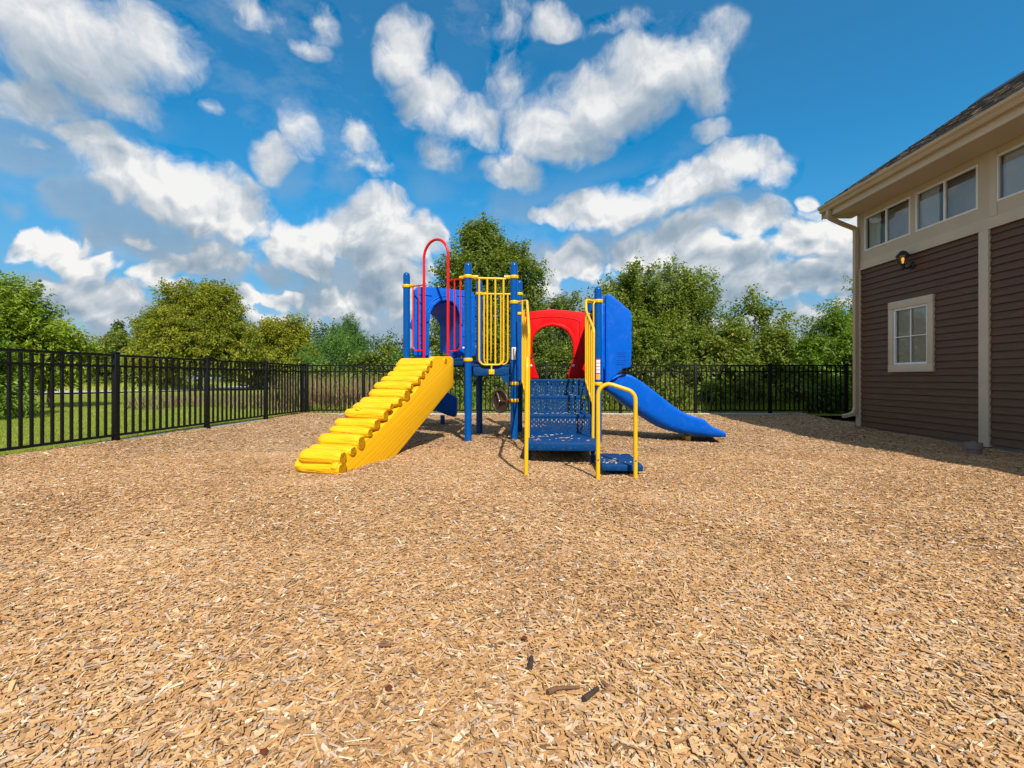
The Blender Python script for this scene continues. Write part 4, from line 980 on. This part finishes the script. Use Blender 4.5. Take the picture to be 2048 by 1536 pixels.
# curved slide behind, starting at the blue arch panel
nO = Vector((-dB.y, dB.x, 0)); nO = nO if nO.y > 0 else -nO
start = pl(887.5, 640, P1, R1); start.z = 0
path = []; p = start+nO*.03; h = nO.copy(); ds_ = .10; tot = 2.05; s_ = 0
while s_ < tot:
    path.append((p.copy(), h.copy(), s_)); turn = 0 if (s_ < .88 or s_ > 1.88) else 1.95
    h = (Matrix.Rotation(-turn*ds_, 3, 'Z')@h).normalized(); p = p+h*ds_; s_ += ds_
stn = []
for (q, h, s_) in path:
    f = s_/tot; g_ = f*f*(3-2*f)*.75+f*.25; bed = 1.20-(1.20-.20)*g_; e = .20+.12*f
    if f < .08: e = .06+.14*f/.08
    stn.append(((q.x, q.y), (h.x, h.y), bed+e+.06*math.sin(f*9), bed-.07, bed))
SL2 = slide_loft('slide', stn, .29); SL2['label'] = 'curved blue slide behind the yellow log ramp'
q = path[-4][0]; m = MB(); m.tube([q+Vector((0, 0, -.1)), q+Vector((0, 0, .2))], .045, 12); m.build('foot', MAT['blue_post'], SL2)
# its hood: a half tunnel that bends away
rings = []
for (q, h, s_) in path[:9]:
    n = Vector((-h.y, h.x, 0)); f = s_/.96; ri = []
    k = 13; bl = 1.45+.55*f; br = 1.28+.25*f
    pr = [(.275, bl)]+[(.275*math.cos(t), 1.88+.30*math.sin(t)) for t in np.linspace(0, math.pi, k)]+[(-.275, br)]
    top = [(x*1.09, z+.02 if 0 < i < len(pr)-1 else z) for i, (x, z) in enumerate(pr)]
    rings.append([q+n*x+Vector((0, 0, min(z, 2.3)-f*.10)) for x, z in pr+top[::-1]])
m = MB(); m.loft(rings); m.build('slide_hood', MAT['blue_mold'], SL2, autosmooth=50)

# ---- yellow log climber
O_ = Vector((-1.70, 4.57, 0)); dl_ = Vector((.3492, .9370, 0)); cl = Vector((-.9370, .3492, 0))
def rs(px, py):
    a_ = (px-1024)/F; t = (O_.x*dl_.y-O_.y*dl_.x)/(a_*dl_.y-dl_.x); return ((t-O_.y)/dl_.y, CAMH+(757-py)/F*t)
wall = [rs(672, 950), rs(665, 935), rs(674, 914), rs(690, 902), rs(716, 886), rs(750, 860), rs(775, 835), rs(800, 805), rs(826, 782), rs(848, 742), rs(858, 720), rs(864, 712.5), rs(899, 712.5), rs(903, 717), rs(903, 772), rs(890, 786), rs(785, 914), rs(784, 940)]
wall = [(s_, max(z, -.10)) for s_, z in wall]
Wd = .50
CLB = MB(); CLB.prism([(s_, z-.004) for s_, z in wall], frame(O_, dl_, (0, 0, 1)), -.035, .035)   # local z = dl x up = towards the camera's right
LC = CLB.build('log_ramp', MAT['yellow_grain'], PS, bevel=.012, bseg=3); LC['label'] = 'yellow moulded climbing ramp of logs'
m = MB(); m.prism([(s_+.01, z-.02) for s_, z in wall], frame(O_+cl*(Wd-.04), dl_, (0, 0, 1)), -.035, .035)
inn = [(.02, -.08), (.02, .08), (.2, .175), (1.30, .825), (1.62, 1.02), (1.73, 1.12), (1.80, 1.19), (2.25, 1.215), (2.25, 1.10), (1.75, 1.0), (.9, .50), (.3, .02), (.3, -.08)]
m.prism(inn, frame(O_, dl_, (0, 0, 1)), -(Wd-.08), -.03) if False else m.prism([(s_, z) for s_, z in inn], frame(O_+cl*.03, dl_, (0, 0, 1)), -(Wd-.10), 0)
m.build('far_wall', MAT['yellow_mold'], LC, bevel=.01)
logs = [(530, 1268, 62), (640, 1197, 50), (733, 1100, 68), (825, 990, 44), (900, 908, 58), (995, 805, 50), (1058, 722, 38), (1150, 665, 44), (1226, 590, 60), (1280, 495, 34), (1357, 433, 38), (1402, 372, 42), (1452, 312, 34), (1487, 255, 34)]
L_ = []
for zx, zy, zr in logs:
    px, py = 580+zx*.1855, 680+zy*.1855; s_, z = rs(px, py); D = O_.y+dl_.y*s_; L_.append((s_, z-.004, zr*.1855*D/F*1.13))
L_.append((.02, .035, .070)); L_.append((rs(886, 721)[0], rs(886, 721)[1]-.005, .045))
for i, (s_, z, r) in enumerate(L_):
    m = MB(); n = 13; seg = 18; rings = []; top = i == len(L_)-1
    lo, hi = (-.050, Wd-.03+rnd.uniform(-.01, .03)); ph = rnd.uniform(0, 6.28)
    if top: lo, hi = -.045, .08
    c0 = O_+dl_*s_+Vector((0, 0, z))
    gap = .5*min([abs(L_[q][0]-s_) for q in range(len(L_)-2) if q != i] or [.13])*1.15; gap = max(gap, .068) if not top else r; sd = Vector((dl_.x*.868, dl_.y*.868, .496)); nd = Vector((-dl_.x*.496, -dl_.y*.496, .868))
    if i == len(L_)-2: sd, nd, gap = dl_, Vector((0, 0, 1)), r
    for j in range(n):
        t = j/(n-1); w = lo+(hi-lo)*t; g_ = r+(max(gap, r)*1.04-r)*min(1, max(0, (w-.0)/.03))
        e = 1.0
        if j == 0: e = .80
        if j == n-1: e = .55
        if j == n-2: e = .88
        if j == 1: w = lo+.012; e = .97
        if j == n-2: w = hi-.03
        ring = []
        for k in range(seg):
            th = 2*math.pi*k/seg
            rr = r*e*(1+.06*math.sin(th*2+ph)+.045*math.sin(th*5+ph*2+t*2)+.03*math.sin(t*7+ph+th)+.02*math.sin(th*9+t*3))
            ring.append(c0+cl*w+sd*(rr*g_/r)*math.cos(th)+nd*rr*math.sin(th)+Vector((0, 0, .006*math.sin(t*4+ph))))
        rings.append(ring)
    m.loft(rings); m.add(rings[0], [tuple(reversed(range(seg)))])
    if i in (5,):
        q = c0+cl*.30+Vector((0, 0, r*.9))-dl_*r*.5; m.lathe([(.028, -.02), (.028, .012), (.02, .022), (0.001, .024)], 12, frame(q, cl, (0, 0, 1)).inverted_safe() if False else Matrix.Translation(q)@Matrix.Rotation(R(50), 4, Vector((-cl.y, cl.x, 0)).cross(Vector((0, 0, 1)))))
    m.build('log', MAT['yellow_log'], LC, autosmooth=55)

# ---- steering wheel
wc = Vector((-.172, 6.72, .597)); nw = Vector((-.72, -.69, 0)).normalized(); sw = Vector((nw.y, -nw.x, 0)); Mw = frame(wc, sw, (0, 0, 1))
if (Mw.to_3x3()@Vector((0, 0, 1))).dot(nw) < 0: Mw = frame(wc, -sw, (0, 0, 1))
m = MB(); rw = .155
m.tube([Mw@Vector((rw*math.cos(t), rw*math.sin(t), 0)) for t in np.linspace(0, 2*math.pi, 33)], .019, 10, cap=False)
m.lathe([(.150, -.012), (.10, -.022), (.045, -.012), (.03, .0), (.03, .012), (0.001, .014)], 28, Mw)
for k in range(3):
    th = math.pi/2+k*2*math.pi/3+.5; m.tube([Mw@Vector((.02*math.cos(th), .02*math.sin(th), .005)), Mw@Vector((.145*math.cos(th), .145*math.sin(th), -.004))], .017, 8)
SW = m.build('steering_wheel', MAT['brown_mold'], PS, autosmooth=50)
m = MB(); m.lathe([(0, .012), (.020, .012), (.020, .022), (0.001, .026)], 14, Mw); m.build('hub', MAT['steel'], SW)
m = MB(); m.tube([wc-nw*.015, P3+Vector((-.045, -.02, .597))], .020, 10); m.build('axle', MAT['red_tube'], SW)
clamp('P3', P3, .597, (Vector((-1, -.25, 0)),))
# ------------------------------------------------------------------ trees, shrubs, grass
def crown_arrays(rg, lobes, n_tw, per, leaf, tl, up=.45, drop=.25, shell=.55, aspect=.5, tonebias=0.0, bend=.3):
    lobes = np.array(lobes); w = (lobes[:, 3]*lobes[:, 4]*lobes[:, 5])**(2/3); w /= w.sum()
    li = rg.choice(len(lobes), n_tw, p=w); u = nrm(rg.normal(size=(n_tw, 3))); rr = rg.uniform(shell**3, 1, n_tw)**(1/3)
    deep = rg.random(n_tw) < .22; rr = np.where(deep, rg.uniform(.15, .8, n_tw), rr)
    C = lobes[li, :3]+u*rr[:, None]*lobes[li, 3:6]
    C = C[C[:, 2] > .05]; n = len(C); li = li[:n]; u = u[:n]
    ctr = lobes[:, :3].mean(0)
    outw = nrm(C-ctr*np.array([1, 1, .85]))
    d = nrm(outw*.8+np.array([0, 0, up])+rg.normal(size=(n, 3))*.45)
    Lt = rg.uniform(.55, 1.25, n)*tl
    t = np.linspace(.05, 1, per)[None, :]+rg.normal(size=(n, per))*.04
    axis = C[:, None, :]+d[:, None, :]*(t*Lt[:, None])[..., None]
    axis[..., 2] -= (t**2*Lt[:, None])*bend*.5
    side = nrm(np.cross(d, rg.normal(size=(n, 3))))[:, None, :]; sgn = np.where(np.arange(per) % 2 == 0, 1, -1)[None, :, None]
    ld = nrm(d[:, None, :]*.55+side*sgn*.9+rg.normal(size=(n, per, 3))*.38-np.array([0, 0, drop]))
    base = axis+rg.normal(size=(n, per, 3))*leaf*.5
    nn = nrm(rg.normal(size=(n, per, 3))*.55+np.array([0, 0, 1.0])); s2 = nrm(np.cross(ld, nn))
    sz = leaf*rg.uniform(.65, 1.3, (n, per, 1))
    a = base; tip = base+ld*sz; mid = base+ld*sz*.45; fold = np.cross(s2, ld)*sz*.10
    V = np.stack([a, mid+s2*sz*aspect*.5+fold, tip-np.array([0, 0, .12])*sz, mid-s2*sz*aspect*.5+fold], 2).reshape(-1, 4, 3)
    tone = (rg.uniform(.2, .8, n)[:, None]+rg.normal(size=(n, per))*.14+tonebias).reshape(-1)
    return V, tone, C, d
def limbs(m, rg, x, y, z0, h, r, targets, lean=(0, 0)):
    top = Vector((x+lean[0], y+lean[1], z0+h*.80)); base = Vector((x, y, z0-.1))
    pts = [base+(top-base)*t+Vector((math.sin(t*5+x)*.05*h*.3, math.cos(t*4+y)*.03*h*.3, 0)) for t in (0, .15, .35, .6, .8, 1)]
    m.tube(pts, r, 9, rs=[r*1.25, r, r*.85, r*.6, r*.4, r*.15])
    for q in targets:
        q = Vector(q); f = float(rg.uniform(.25, .75)); s_ = base+(top-base)*f; mid = s_.lerp(q, .5)+Vector((0, 0, -.08*(q-s_).length)); m.tube([s_, mid, q], r*.4, 6, rs=[r*.42*(1-f*.5), r*.25, r*.05])
def tree(name, label, cat, px, D, top_py, wpx, mat, base_py=None, z0=0.0, cb=.12, group=None, n_tw=700, per=24, leaf=.11, tl=.55, lobes_n=9, shape='round', seed=1, trunk_r=None, depth=.8, up=.45, drop=.25, aspect=.5, tb=0.0, stem='trunk', foliage='crown', lob=None, shell=.55):
    rg = np.random.default_rng(seed); x = (px-1024)/F*D; H = CAMH+(757-top_py)/F*D-z0; Wd_ = wpx/F*D; rx = Wd_/2; ry = rx*depth
    Ls = []
    zc0 = z0+H*cb
    for k in range(lobes_n):
        t = (k+.5)/lobes_n; zz = zc0+(H*.93-H*cb)*t
        if shape == 'round': prof = math.sin(math.pi*min(1, max(.0, .12+.80*t)))**.6
        elif shape == 'cone': prof = (1-t)**.75*.95+.12
        elif shape == 'vase': prof = .35+.65*math.sin(math.pi*min(1, .15+.72*t))
        elif shape == 'shrub': prof = math.sqrt(max(.05, 1-(t*.93)**2))
        a = k*2.4+rg.uniform(-.5, .5); off = prof*rg.uniform(.30, .62)
        rl = prof*rg.uniform(.38, .58)
        Ls.append((x+math.cos(a)*off*rx, D+math.sin(a)*off*ry, zz, rl*rx+.1, rl*ry+.1, min(H*rg.uniform(.10, .17)+.12, rl*rx*1.1+.1)))
        a2 = a+math.pi*rg.uniform(.7, 1.3); Ls.append((x+math.cos(a2)*off*rx*.8, D+math.sin(a2)*off*ry*.8, zz-.03*H, rl*rx*.85+.08, rl*ry*.85+.08, H*rg.uniform(.08, .13)+.08))
    Ls.append((x, D, z0+H*.93-H*.07, rx*.22+.05, ry*.22+.05, H*.09+.03))
    Ls.append((x, D, zc0+(H-H*cb)*.45, rx*.55, ry*.55, (H-H*cb)*.38))
    if lob: Ls = [(x+a*rx, D+b*ry, z0+c*H, e*rx, e*ry, g_*H) for a, b, c, e, g_ in lob]
    V, tone, C, d = crown_arrays(rg, Ls, n_tw, per, leaf, tl, up=up, drop=drop, aspect=aspect, tonebias=tb, shell=shell)
    root = empty(name, (x, D, z0), label, cat, group)
    fo = quads(foliage, V, tone, MAT[mat], root)
    m = MB(); r = trunk_r or max(.03, H*.018)
    limbs(m, rg, x, D, z0, H, r, [tuple(C[i]) for i in rg.choice(len(C), min(26, len(C)), replace=False)])
    m.build(stem, MAT['bark'], root)
    return root
G1 = 'trees beyond the fences'
# --- left side
tree('maple_tree', 'bright green maple at the far left edge, its crown coming low behind the fence', 'tree', -8, 14.0, 562, 225, 'leaf_maple', n_tw=1400, per=26, leaf=.115, tl=.5, lobes_n=10, shape='round', seed=3, cb=.30, group=G1, tb=.05, up=.8)
tree('maple_tree', 'low yellowish green maple bough mass right of the tall maple at the left edge', 'tree', 100, 14.6, 655, 135, 'leaf_maple', n_tw=620, per=24, leaf=.115, tl=.45, lobes_n=7, shape='round', seed=4, cb=.42, group=G1, tb=.22, up=.4)
tree('maple_tree', 'dark leafy maple foliage hanging to the ground at the extreme left behind the gate', 'tree', -60, 10.5, 640, 150, 'leaf_maple', n_tw=600, per=22, leaf=.11, tl=.45, lobes_n=6, shape='shrub', seed=5, cb=.1, group=G1, tb=-.1)
tree('pear_tree', 'big round olive green tree standing on the lawn by the road', 'tree', 397, 36, 566, 225, 'leaf_pear', n_tw=3300, per=26, leaf=.20, tl=.9, lobes_n=13, shape='round', seed=6, cb=.12, z0=-.0, group=G1, up=.55, tb=.03, shell=.7, lob=[(0, 0, .82, .42, .14), (-.35, .1, .70, .45, .16), (.35, -.1, .72, .45, .16), (0, 0, .55, .8, .2), (-.55, 0, .45, .45, .16), (.55, -.2, .45, .48, .18), (-.2, -.5, .5, .5, .2), (.2, -.5, .4, .55, .2), (-.62, -.2, .30, .42, .14), (.66, -.3, .30, .42, .14), (0, -.5, .28, .6, .14), (.1, .3, .92, .22, .07), (-.35, -.2, .85, .22, .08), (.42, 0, .86, .2, .07)])
tree('pear_tree', 'smaller low olive green tree right of the big round one', 'tree', 566, 42, 645, 165, 'leaf_pear', n_tw=1900, per=24, leaf=.22, tl=.9, lobes_n=9, shape='shrub', seed=7, cb=.15, group=G1, tb=.08, up=.6, shell=.7)
tree('locust_tree', 'feathery blue-green locust behind the corner of the fence', 'tree', 700, 20, 637, 118, 'leaf_locust', n_tw=900, per=34, leaf=.075, tl=.6, lobes_n=9, shape='cone', seed=8, cb=.15, group=G1, drop=.5, aspect=.32, up=.2)
tree('locust_tree', 'low spreading feathery locust in front of the taller blue-green one', 'tree', 668, 17, 672, 150, 'leaf_locust', n_tw=800, per=32, leaf=.075, tl=.5, lobes_n=7, shape='shrub', seed=9, cb=.12, group=G1, drop=.5, aspect=.32, tb=.12)
tree('small_tree', 'small dull green tree showing just above the yellow ramp', 'tree', 776, 21, 694, 80, 'leaf_mid', n_tw=420, per=22, leaf=.11, tl=.4, lobes_n=6, shape='shrub', seed=10, group=G1)
# --- centre
tree('tall_tree', 'tallest dark green tree rising behind the upper deck of the climber', 'tree', 975, 22, 450, 225, 'leaf_tall', n_tw=3000, per=28, leaf=.15, tl=.80, lobes_n=14, seed=12, cb=.05, group=G1, up=.75, tb=.05, shell=.6,
     lob=[(-.05, 0, .93, .22, .06), (-.1, 0, .84, .40, .09), (.15, .1, .80, .36, .08), (-.45, 0, .70, .42, .10), (.45, 0, .68, .50, .10), (0, -.2, .68, .50, .12), (.60, .1, .52, .42, .12), (-.55, .1, .54, .42, .12), (0, -.3, .48, .55, .14), (.62, 0, .36, .40, .10), (-.60, 0, .34, .40, .12), (.05, -.3, .28, .62, .14), (.30, -.4, .12, .6, .10), (-.40, -.4, .12, .6, .10), (.5, 0, .78, .2, .06), (-.3, 0, .9, .16, .05)])
tree('bushy_tree', 'dusky reddish green bushy tree seen through and over the red arch panel', 'tree', 1128, 21, 592, 130, 'leaf_sumac', n_tw=1000, per=24, leaf=.12, tl=.5, lobes_n=9, shape='shrub', seed=13, cb=.1, group=G1, tb=-.12)
tree('leafy_tree', 'wide mid green tree behind the blue slide hood', 'tree', 1262, 19, 556, 205, 'leaf_mid', n_tw=1700, per=26, leaf=.135, tl=.68, lobes_n=11, seed=14, cb=.06, group=G1, up=.5, tb=.05, shell=.62)
tree('leafy_tree', 'upright wispy topped tree close right of the wide mid green one', 'tree', 1365, 20, 546, 165, 'leaf_tall', n_tw=1200, per=26, leaf=.125, tl=.85, lobes_n=10, shape='vase', seed=15, cb=.15, group=G1, up=.9, tb=.1)
tree('sparse_tree', 'loose open branched tree standing alone against the sky between the wispy tree and the clubhouse', 'tree', 1508, 17, 590, 150, 'leaf_mid', n_tw=560, per=24, leaf=.12, tl=.72, seed=16, cb=.15, group=G1, up=.35, tb=.02,
     lob=[(0, 0, .93, .14, .06), (-.15, 0, .82, .26, .07), (.2, 0, .80, .22, .06), (-.45, 0, .70, .28, .07), (.35, 0, .68, .26, .07), (.82, 0, .72, .24, .04), (.62, 0, .58, .28, .06), (-.55, 0, .52, .35, .09), (0, 0, .55, .5, .12), (0, 0, .3, .8, .2), (.4, 0, .35, .5, .15)])
tree('heaven_tree', 'fresh green feather leaved tree right beside the clubhouse downspout', 'tree', 1665, 15, 628, 125, 'leaf_heaven', n_tw=620, per=34, leaf=.12, tl=.6, lobes_n=9, shape='round', seed=17, cb=.1, group=G1, drop=.35, aspect=.30, up=.4)
tree('heaven_tree', 'thin tree tip peeping out behind the top of the clubhouse corner', 'tree', 1728, 16, 548, 70, 'leaf_tall', n_tw=330, per=24, leaf=.11, tl=.5, lobes_n=8, shape='vase', seed=18, cb=.1, group=G1)
# --- shrubs that close the gap behind the back fence
sh = [ # px, D, top_py, width, mat, seed, label
 (640, 15.5, 748, 95, 'leaf_mid', 'low green bush just past the fence corner'),
 (742, 15.0, 722, 100, 'leaf_mid', 'rounded green bush behind the fence left of the yellow ramp top'),
 (820, 15.5, 712, 100, 'leaf_locust', 'dark green bush hidden mostly behind the yellow ramp'),
 (905, 14.8, 690, 120, 'leaf_tall', 'dense dark bush beneath the tall tree, behind the left blue posts'),
 (985, 14.5, 672, 110, 'leaf_mid', 'leafy bush seen through the yellow barrier bars'),
 (1062, 15.2, 680, 100, 'leaf_tall', 'dark bush seen beside the red arch panel\'s left edge'),
 (1120, 14.6, 712, 110, 'leaf_mid', 'green bush framed by the red arch opening'),
 (1195, 15.0, 690, 110, 'leaf_tall', 'deep green bush behind the right handrail'),
 (1290, 14.6, 668, 125, 'leaf_mid', 'thick bush above the upper part of the blue slide'),
 (1385, 14.4, 672, 120, 'leaf_sumac', 'sumac bush with pale reddish tips above the slide exit'),
 (1462, 14.0, 655, 125, 'leaf_sumac', 'larger sumac bush with reddish tips right of the slide exit'),
 (1545, 14.3, 668, 115, 'leaf_sumac', 'sumac bush below the loose open branched tree'),
 (1618, 14.0, 690, 100, 'leaf_heaven', 'bright green bush between the sumac and the clubhouse'),
 (1700, 14.2, 680, 90, 'leaf_heaven', 'green bush at the clubhouse corner behind the fence end'),
 (1800, 15.0, 640, 120, 'leaf_mid', 'bush behind the clubhouse')]
for i, (px, D, tp, wd, mt, lb_) in enumerate(sh[:-1]):
    tree('shrub', lb_, 'bush', px, D, tp, wd, mt, n_tw=620, per=22, leaf=.115, tl=.40, lobes_n=6, shape='shrub', seed=40+i, cb=.06, z0=-.02, group='bushes behind the back fence', trunk_r=.02, tb=-.05, stem='stem', foliage='foliage', shell=.45)
low = [(680, 13.2, 785), (765, 13.0, 790), (850, 13.3, 775), (925, 13.1, 788), (1000, 13.2, 770), (1090, 13.0, 785), (1160, 13.2, 772), (1240, 13.0, 780), (1330, 13.0, 768), (1420, 12.9, 772), (1500, 12.9, 765), (1590, 13.0, 770), (1665, 12.9, 765)]
wh = ['past the fence corner', 'left of the yellow ramp', 'behind the yellow ramp', 'left of the front blue post', 'behind the steering wheel', 'below the red arch panel\'s left half', 'below the red arch panel\'s right half', 'behind the tall yellow end rail', 'under the middle of the blue slide', 'behind the slide exit', 'under the large sumac', 'left of the clubhouse downspout', 'right at the downspout outlet']
for i, ((px, D, tp), w_) in enumerate(zip(low, wh)):
    tree('low_shrub', 'low leafy undergrowth clump at the back fence, '+w_, 'bush', px, D, tp, 95, ['leaf_heaven', 'leaf_mid', 'leaf_sumac'][i % 3], n_tw=230, per=20, leaf=.10, tl=.26, lobes_n=4, shape='shrub', seed=70+i, cb=.05, z0=-.02, group='low undergrowth clumps along the back fence', trunk_r=.012, stem='stem', foliage='foliage', tb=.08)
# mid distance scrub on the left, beyond the road
ml = [(165, 44, 700, 110, 'leaf_mid', 'scrubby green bush beyond the road behind the yellowish maple bough'), (235, 46, 676, 120, 'leaf_sumac', 'brownish scrub tree beyond the road left of the big olive tree'),
      (300, 40, 700, 90, 'leaf_mid', 'green thicket beyond the road against the big olive tree'), (60, 42, 690, 120, 'leaf_mid', 'green thicket beyond the road behind the left maple'), (500, 62, 700, 130, 'leaf_far', 'dark thicket between the two olive trees'), (610, 50, 705, 110, 'leaf_mid', 'green thicket right of the smaller olive tree'), (-40, 44, 680, 120, 'leaf_mid', 'green thicket at the far left beyond the road')]
for i, (px, D, tp, wd, mt, lb_) in enumerate(ml[:-1]):
    tree('scrub_bush', lb_, 'bush', px, D, tp, wd*1.25, mt, n_tw=850, per=20, leaf=.26, tl=.8, lobes_n=6, shape='shrub', seed=90+i, cb=.05, group='scrub beyond the road', trunk_r=.06, stem='stem', foliage='foliage', shell=.6)
# far woods: one mass, plus the one rounded tree that stands out of it
rg = np.random.default_rng(5); Ls = []
for k in range(150):
    a = -75+k*1.0+rg.uniform(-.5, .5); Dd = rg.uniform(120, 150); xx = math.tan(R(a))*Dd if abs(a) < 70 else math.copysign(Dd*2.7, a)
    hh = 12.5+2.5*math.sin(a*.21)+rg.uniform(-1.6, 1.6) if xx < -30 else 9+rg.uniform(-1.5, 1.5)
    for j in range(3): Ls.append((xx+rg.uniform(-3, 3), Dd+rg.uniform(-4, 4), hh*(.28+.27*j), 4.5, 4.5, hh*.20))
V, tone, C, d = crown_arrays(rg, Ls, 7000, 16, .75, 1.9, tonebias=-.05)
tag(quads('far_woods', V, tone, MAT['leaf_far']), 'dark distant line of woods on the horizon', 'woods', kind='stuff')
tree('far_tree', 'dark rounded tree standing above the distant woods left of the big olive tree', 'tree', 237, 105, 643, 46, 'leaf_far', n_tw=500, per=20, leaf=.55, tl=1.3, lobes_n=7, seed=120, group=G1, tb=-.1)

# grasses ----------------------------------------------------------------------------------------------------
def blades(n, area, h, w, lean, rg, zf, keep=None, tone=(.1, .8), clump=None):
    x = rg.uniform(area[0], area[1], n); y = rg.uniform(area[2], area[3], n)
    if clump: x = x+rg.normal(size=n)*clump; 
    if keep is not None: k = keep(x, y); x, y = x[k], y[k]
    n = len(x); z = zf(x, y); H = h*rg.uniform(.5, 1.25, n); a = rg.uniform(0, 6.28, n); w_ = w*rg.uniform(.6, 1.3, n)
    b = np.stack([x, y, z], -1); s_ = np.stack([np.cos(a), np.sin(a), 0*a], -1)*w_[:, None]; ln = rg.normal(size=(n, 3))*lean; ln[:, 2] = 1
    mid = b+ln*np.array([.45, .45, .55])*H[:, None]; tip = b+ln*np.array([1.1, 1.1, .95])*H[:, None]
    return np.stack([b-s_, b+s_, mid+s_*.7, tip, mid-s_*.7], 1), rg.uniform(tone[0], tone[1], n)
lz = lambda x, y: lawn_z(x, y)-.01
inlawn = lambda x, y: x < FX0+FK*y-.12
V1, t1 = blades(52000, (-13, -4.9, 4.2, 12), .050, .0035, .35, rg, lz, inlawn, (.1, .85))
V2, t2 = blades(42000, (-24, -5, 12, 23), .060, .006, .35, rg, lz, None, (.1, .85))
tag(quads('lawn_grass', np.concatenate([V1, V2]), np.concatenate([t1, t2]), MAT['blade']), 'short mown grass on the lawn beyond the left fence', 'grass', kind='stuff')
V1, t1 = blades(9000, (-5.3, 7.5, 11.85, 13.2), .30, .006, .30, rg, lambda x, y: x*0, None, (.3, .95))
V2, t2 = blades(5000, (-5.3, 7.5, 12.4, 14.5), .55, .007, .25, rg, lambda x, y: x*0, None, (.2, .8))
tag(quads('tall_grass', np.concatenate([V1, V2]), np.concatenate([t1, t2]), MAT['blade']), 'tall unmown grass along the outside of the back fence', 'grass', kind='stuff')
def patch(x, y):
    a = (x-1024*0)/np.maximum(y, 1); px = 1024+a*F
    return (px > 250) & (px < 620) & (y > 13.2+1.3*np.sin(px*.02))
V1, t1 = blades(15000, (-13, -5.0, 13.2, 19), .36, .008, .30, rg, lz, patch, (0, 1))
k_ = rg.random(len(V1)) < .22+.55*(np.sin(V1[:, 0, 0]*2.3+1)*np.sin(V1[:, 0, 1]*1.9) > -.15); V1 = V1[k_]; t1 = t1[k_]
V2, t2 = blades(4200, (-6.6, -3.2, 12.6, 14.8), .95, .010, .14, rg, lambda x, y: x*0, None, (0, .95))
V3_, t3_ = blades(1500, (-5.2, -2.6, 12.2, 12.9), .75, .007, .14, rg, lambda x, y: x*0, None, (0, .6))
tag(quads('reeds', np.concatenate([V1, V2, V3_]), np.concatenate([t1, t2, t3_]), MAT['reed']), 'reddish brown dry weeds standing behind the corner of the fences', 'weeds', kind='stuff')
V1, t1 = blades(16000, (-60, -18, 30, 70), .55, .03, .25, rg, lambda x, y: x*0, lambda x, y: (x < -.3*y-14) & (x < -22), (.2, 1))
tag(quads('verge_grass', V1, t1, MAT['blade']), 'rough grass verge beyond the far side of the road', 'grass', kind='stuff')
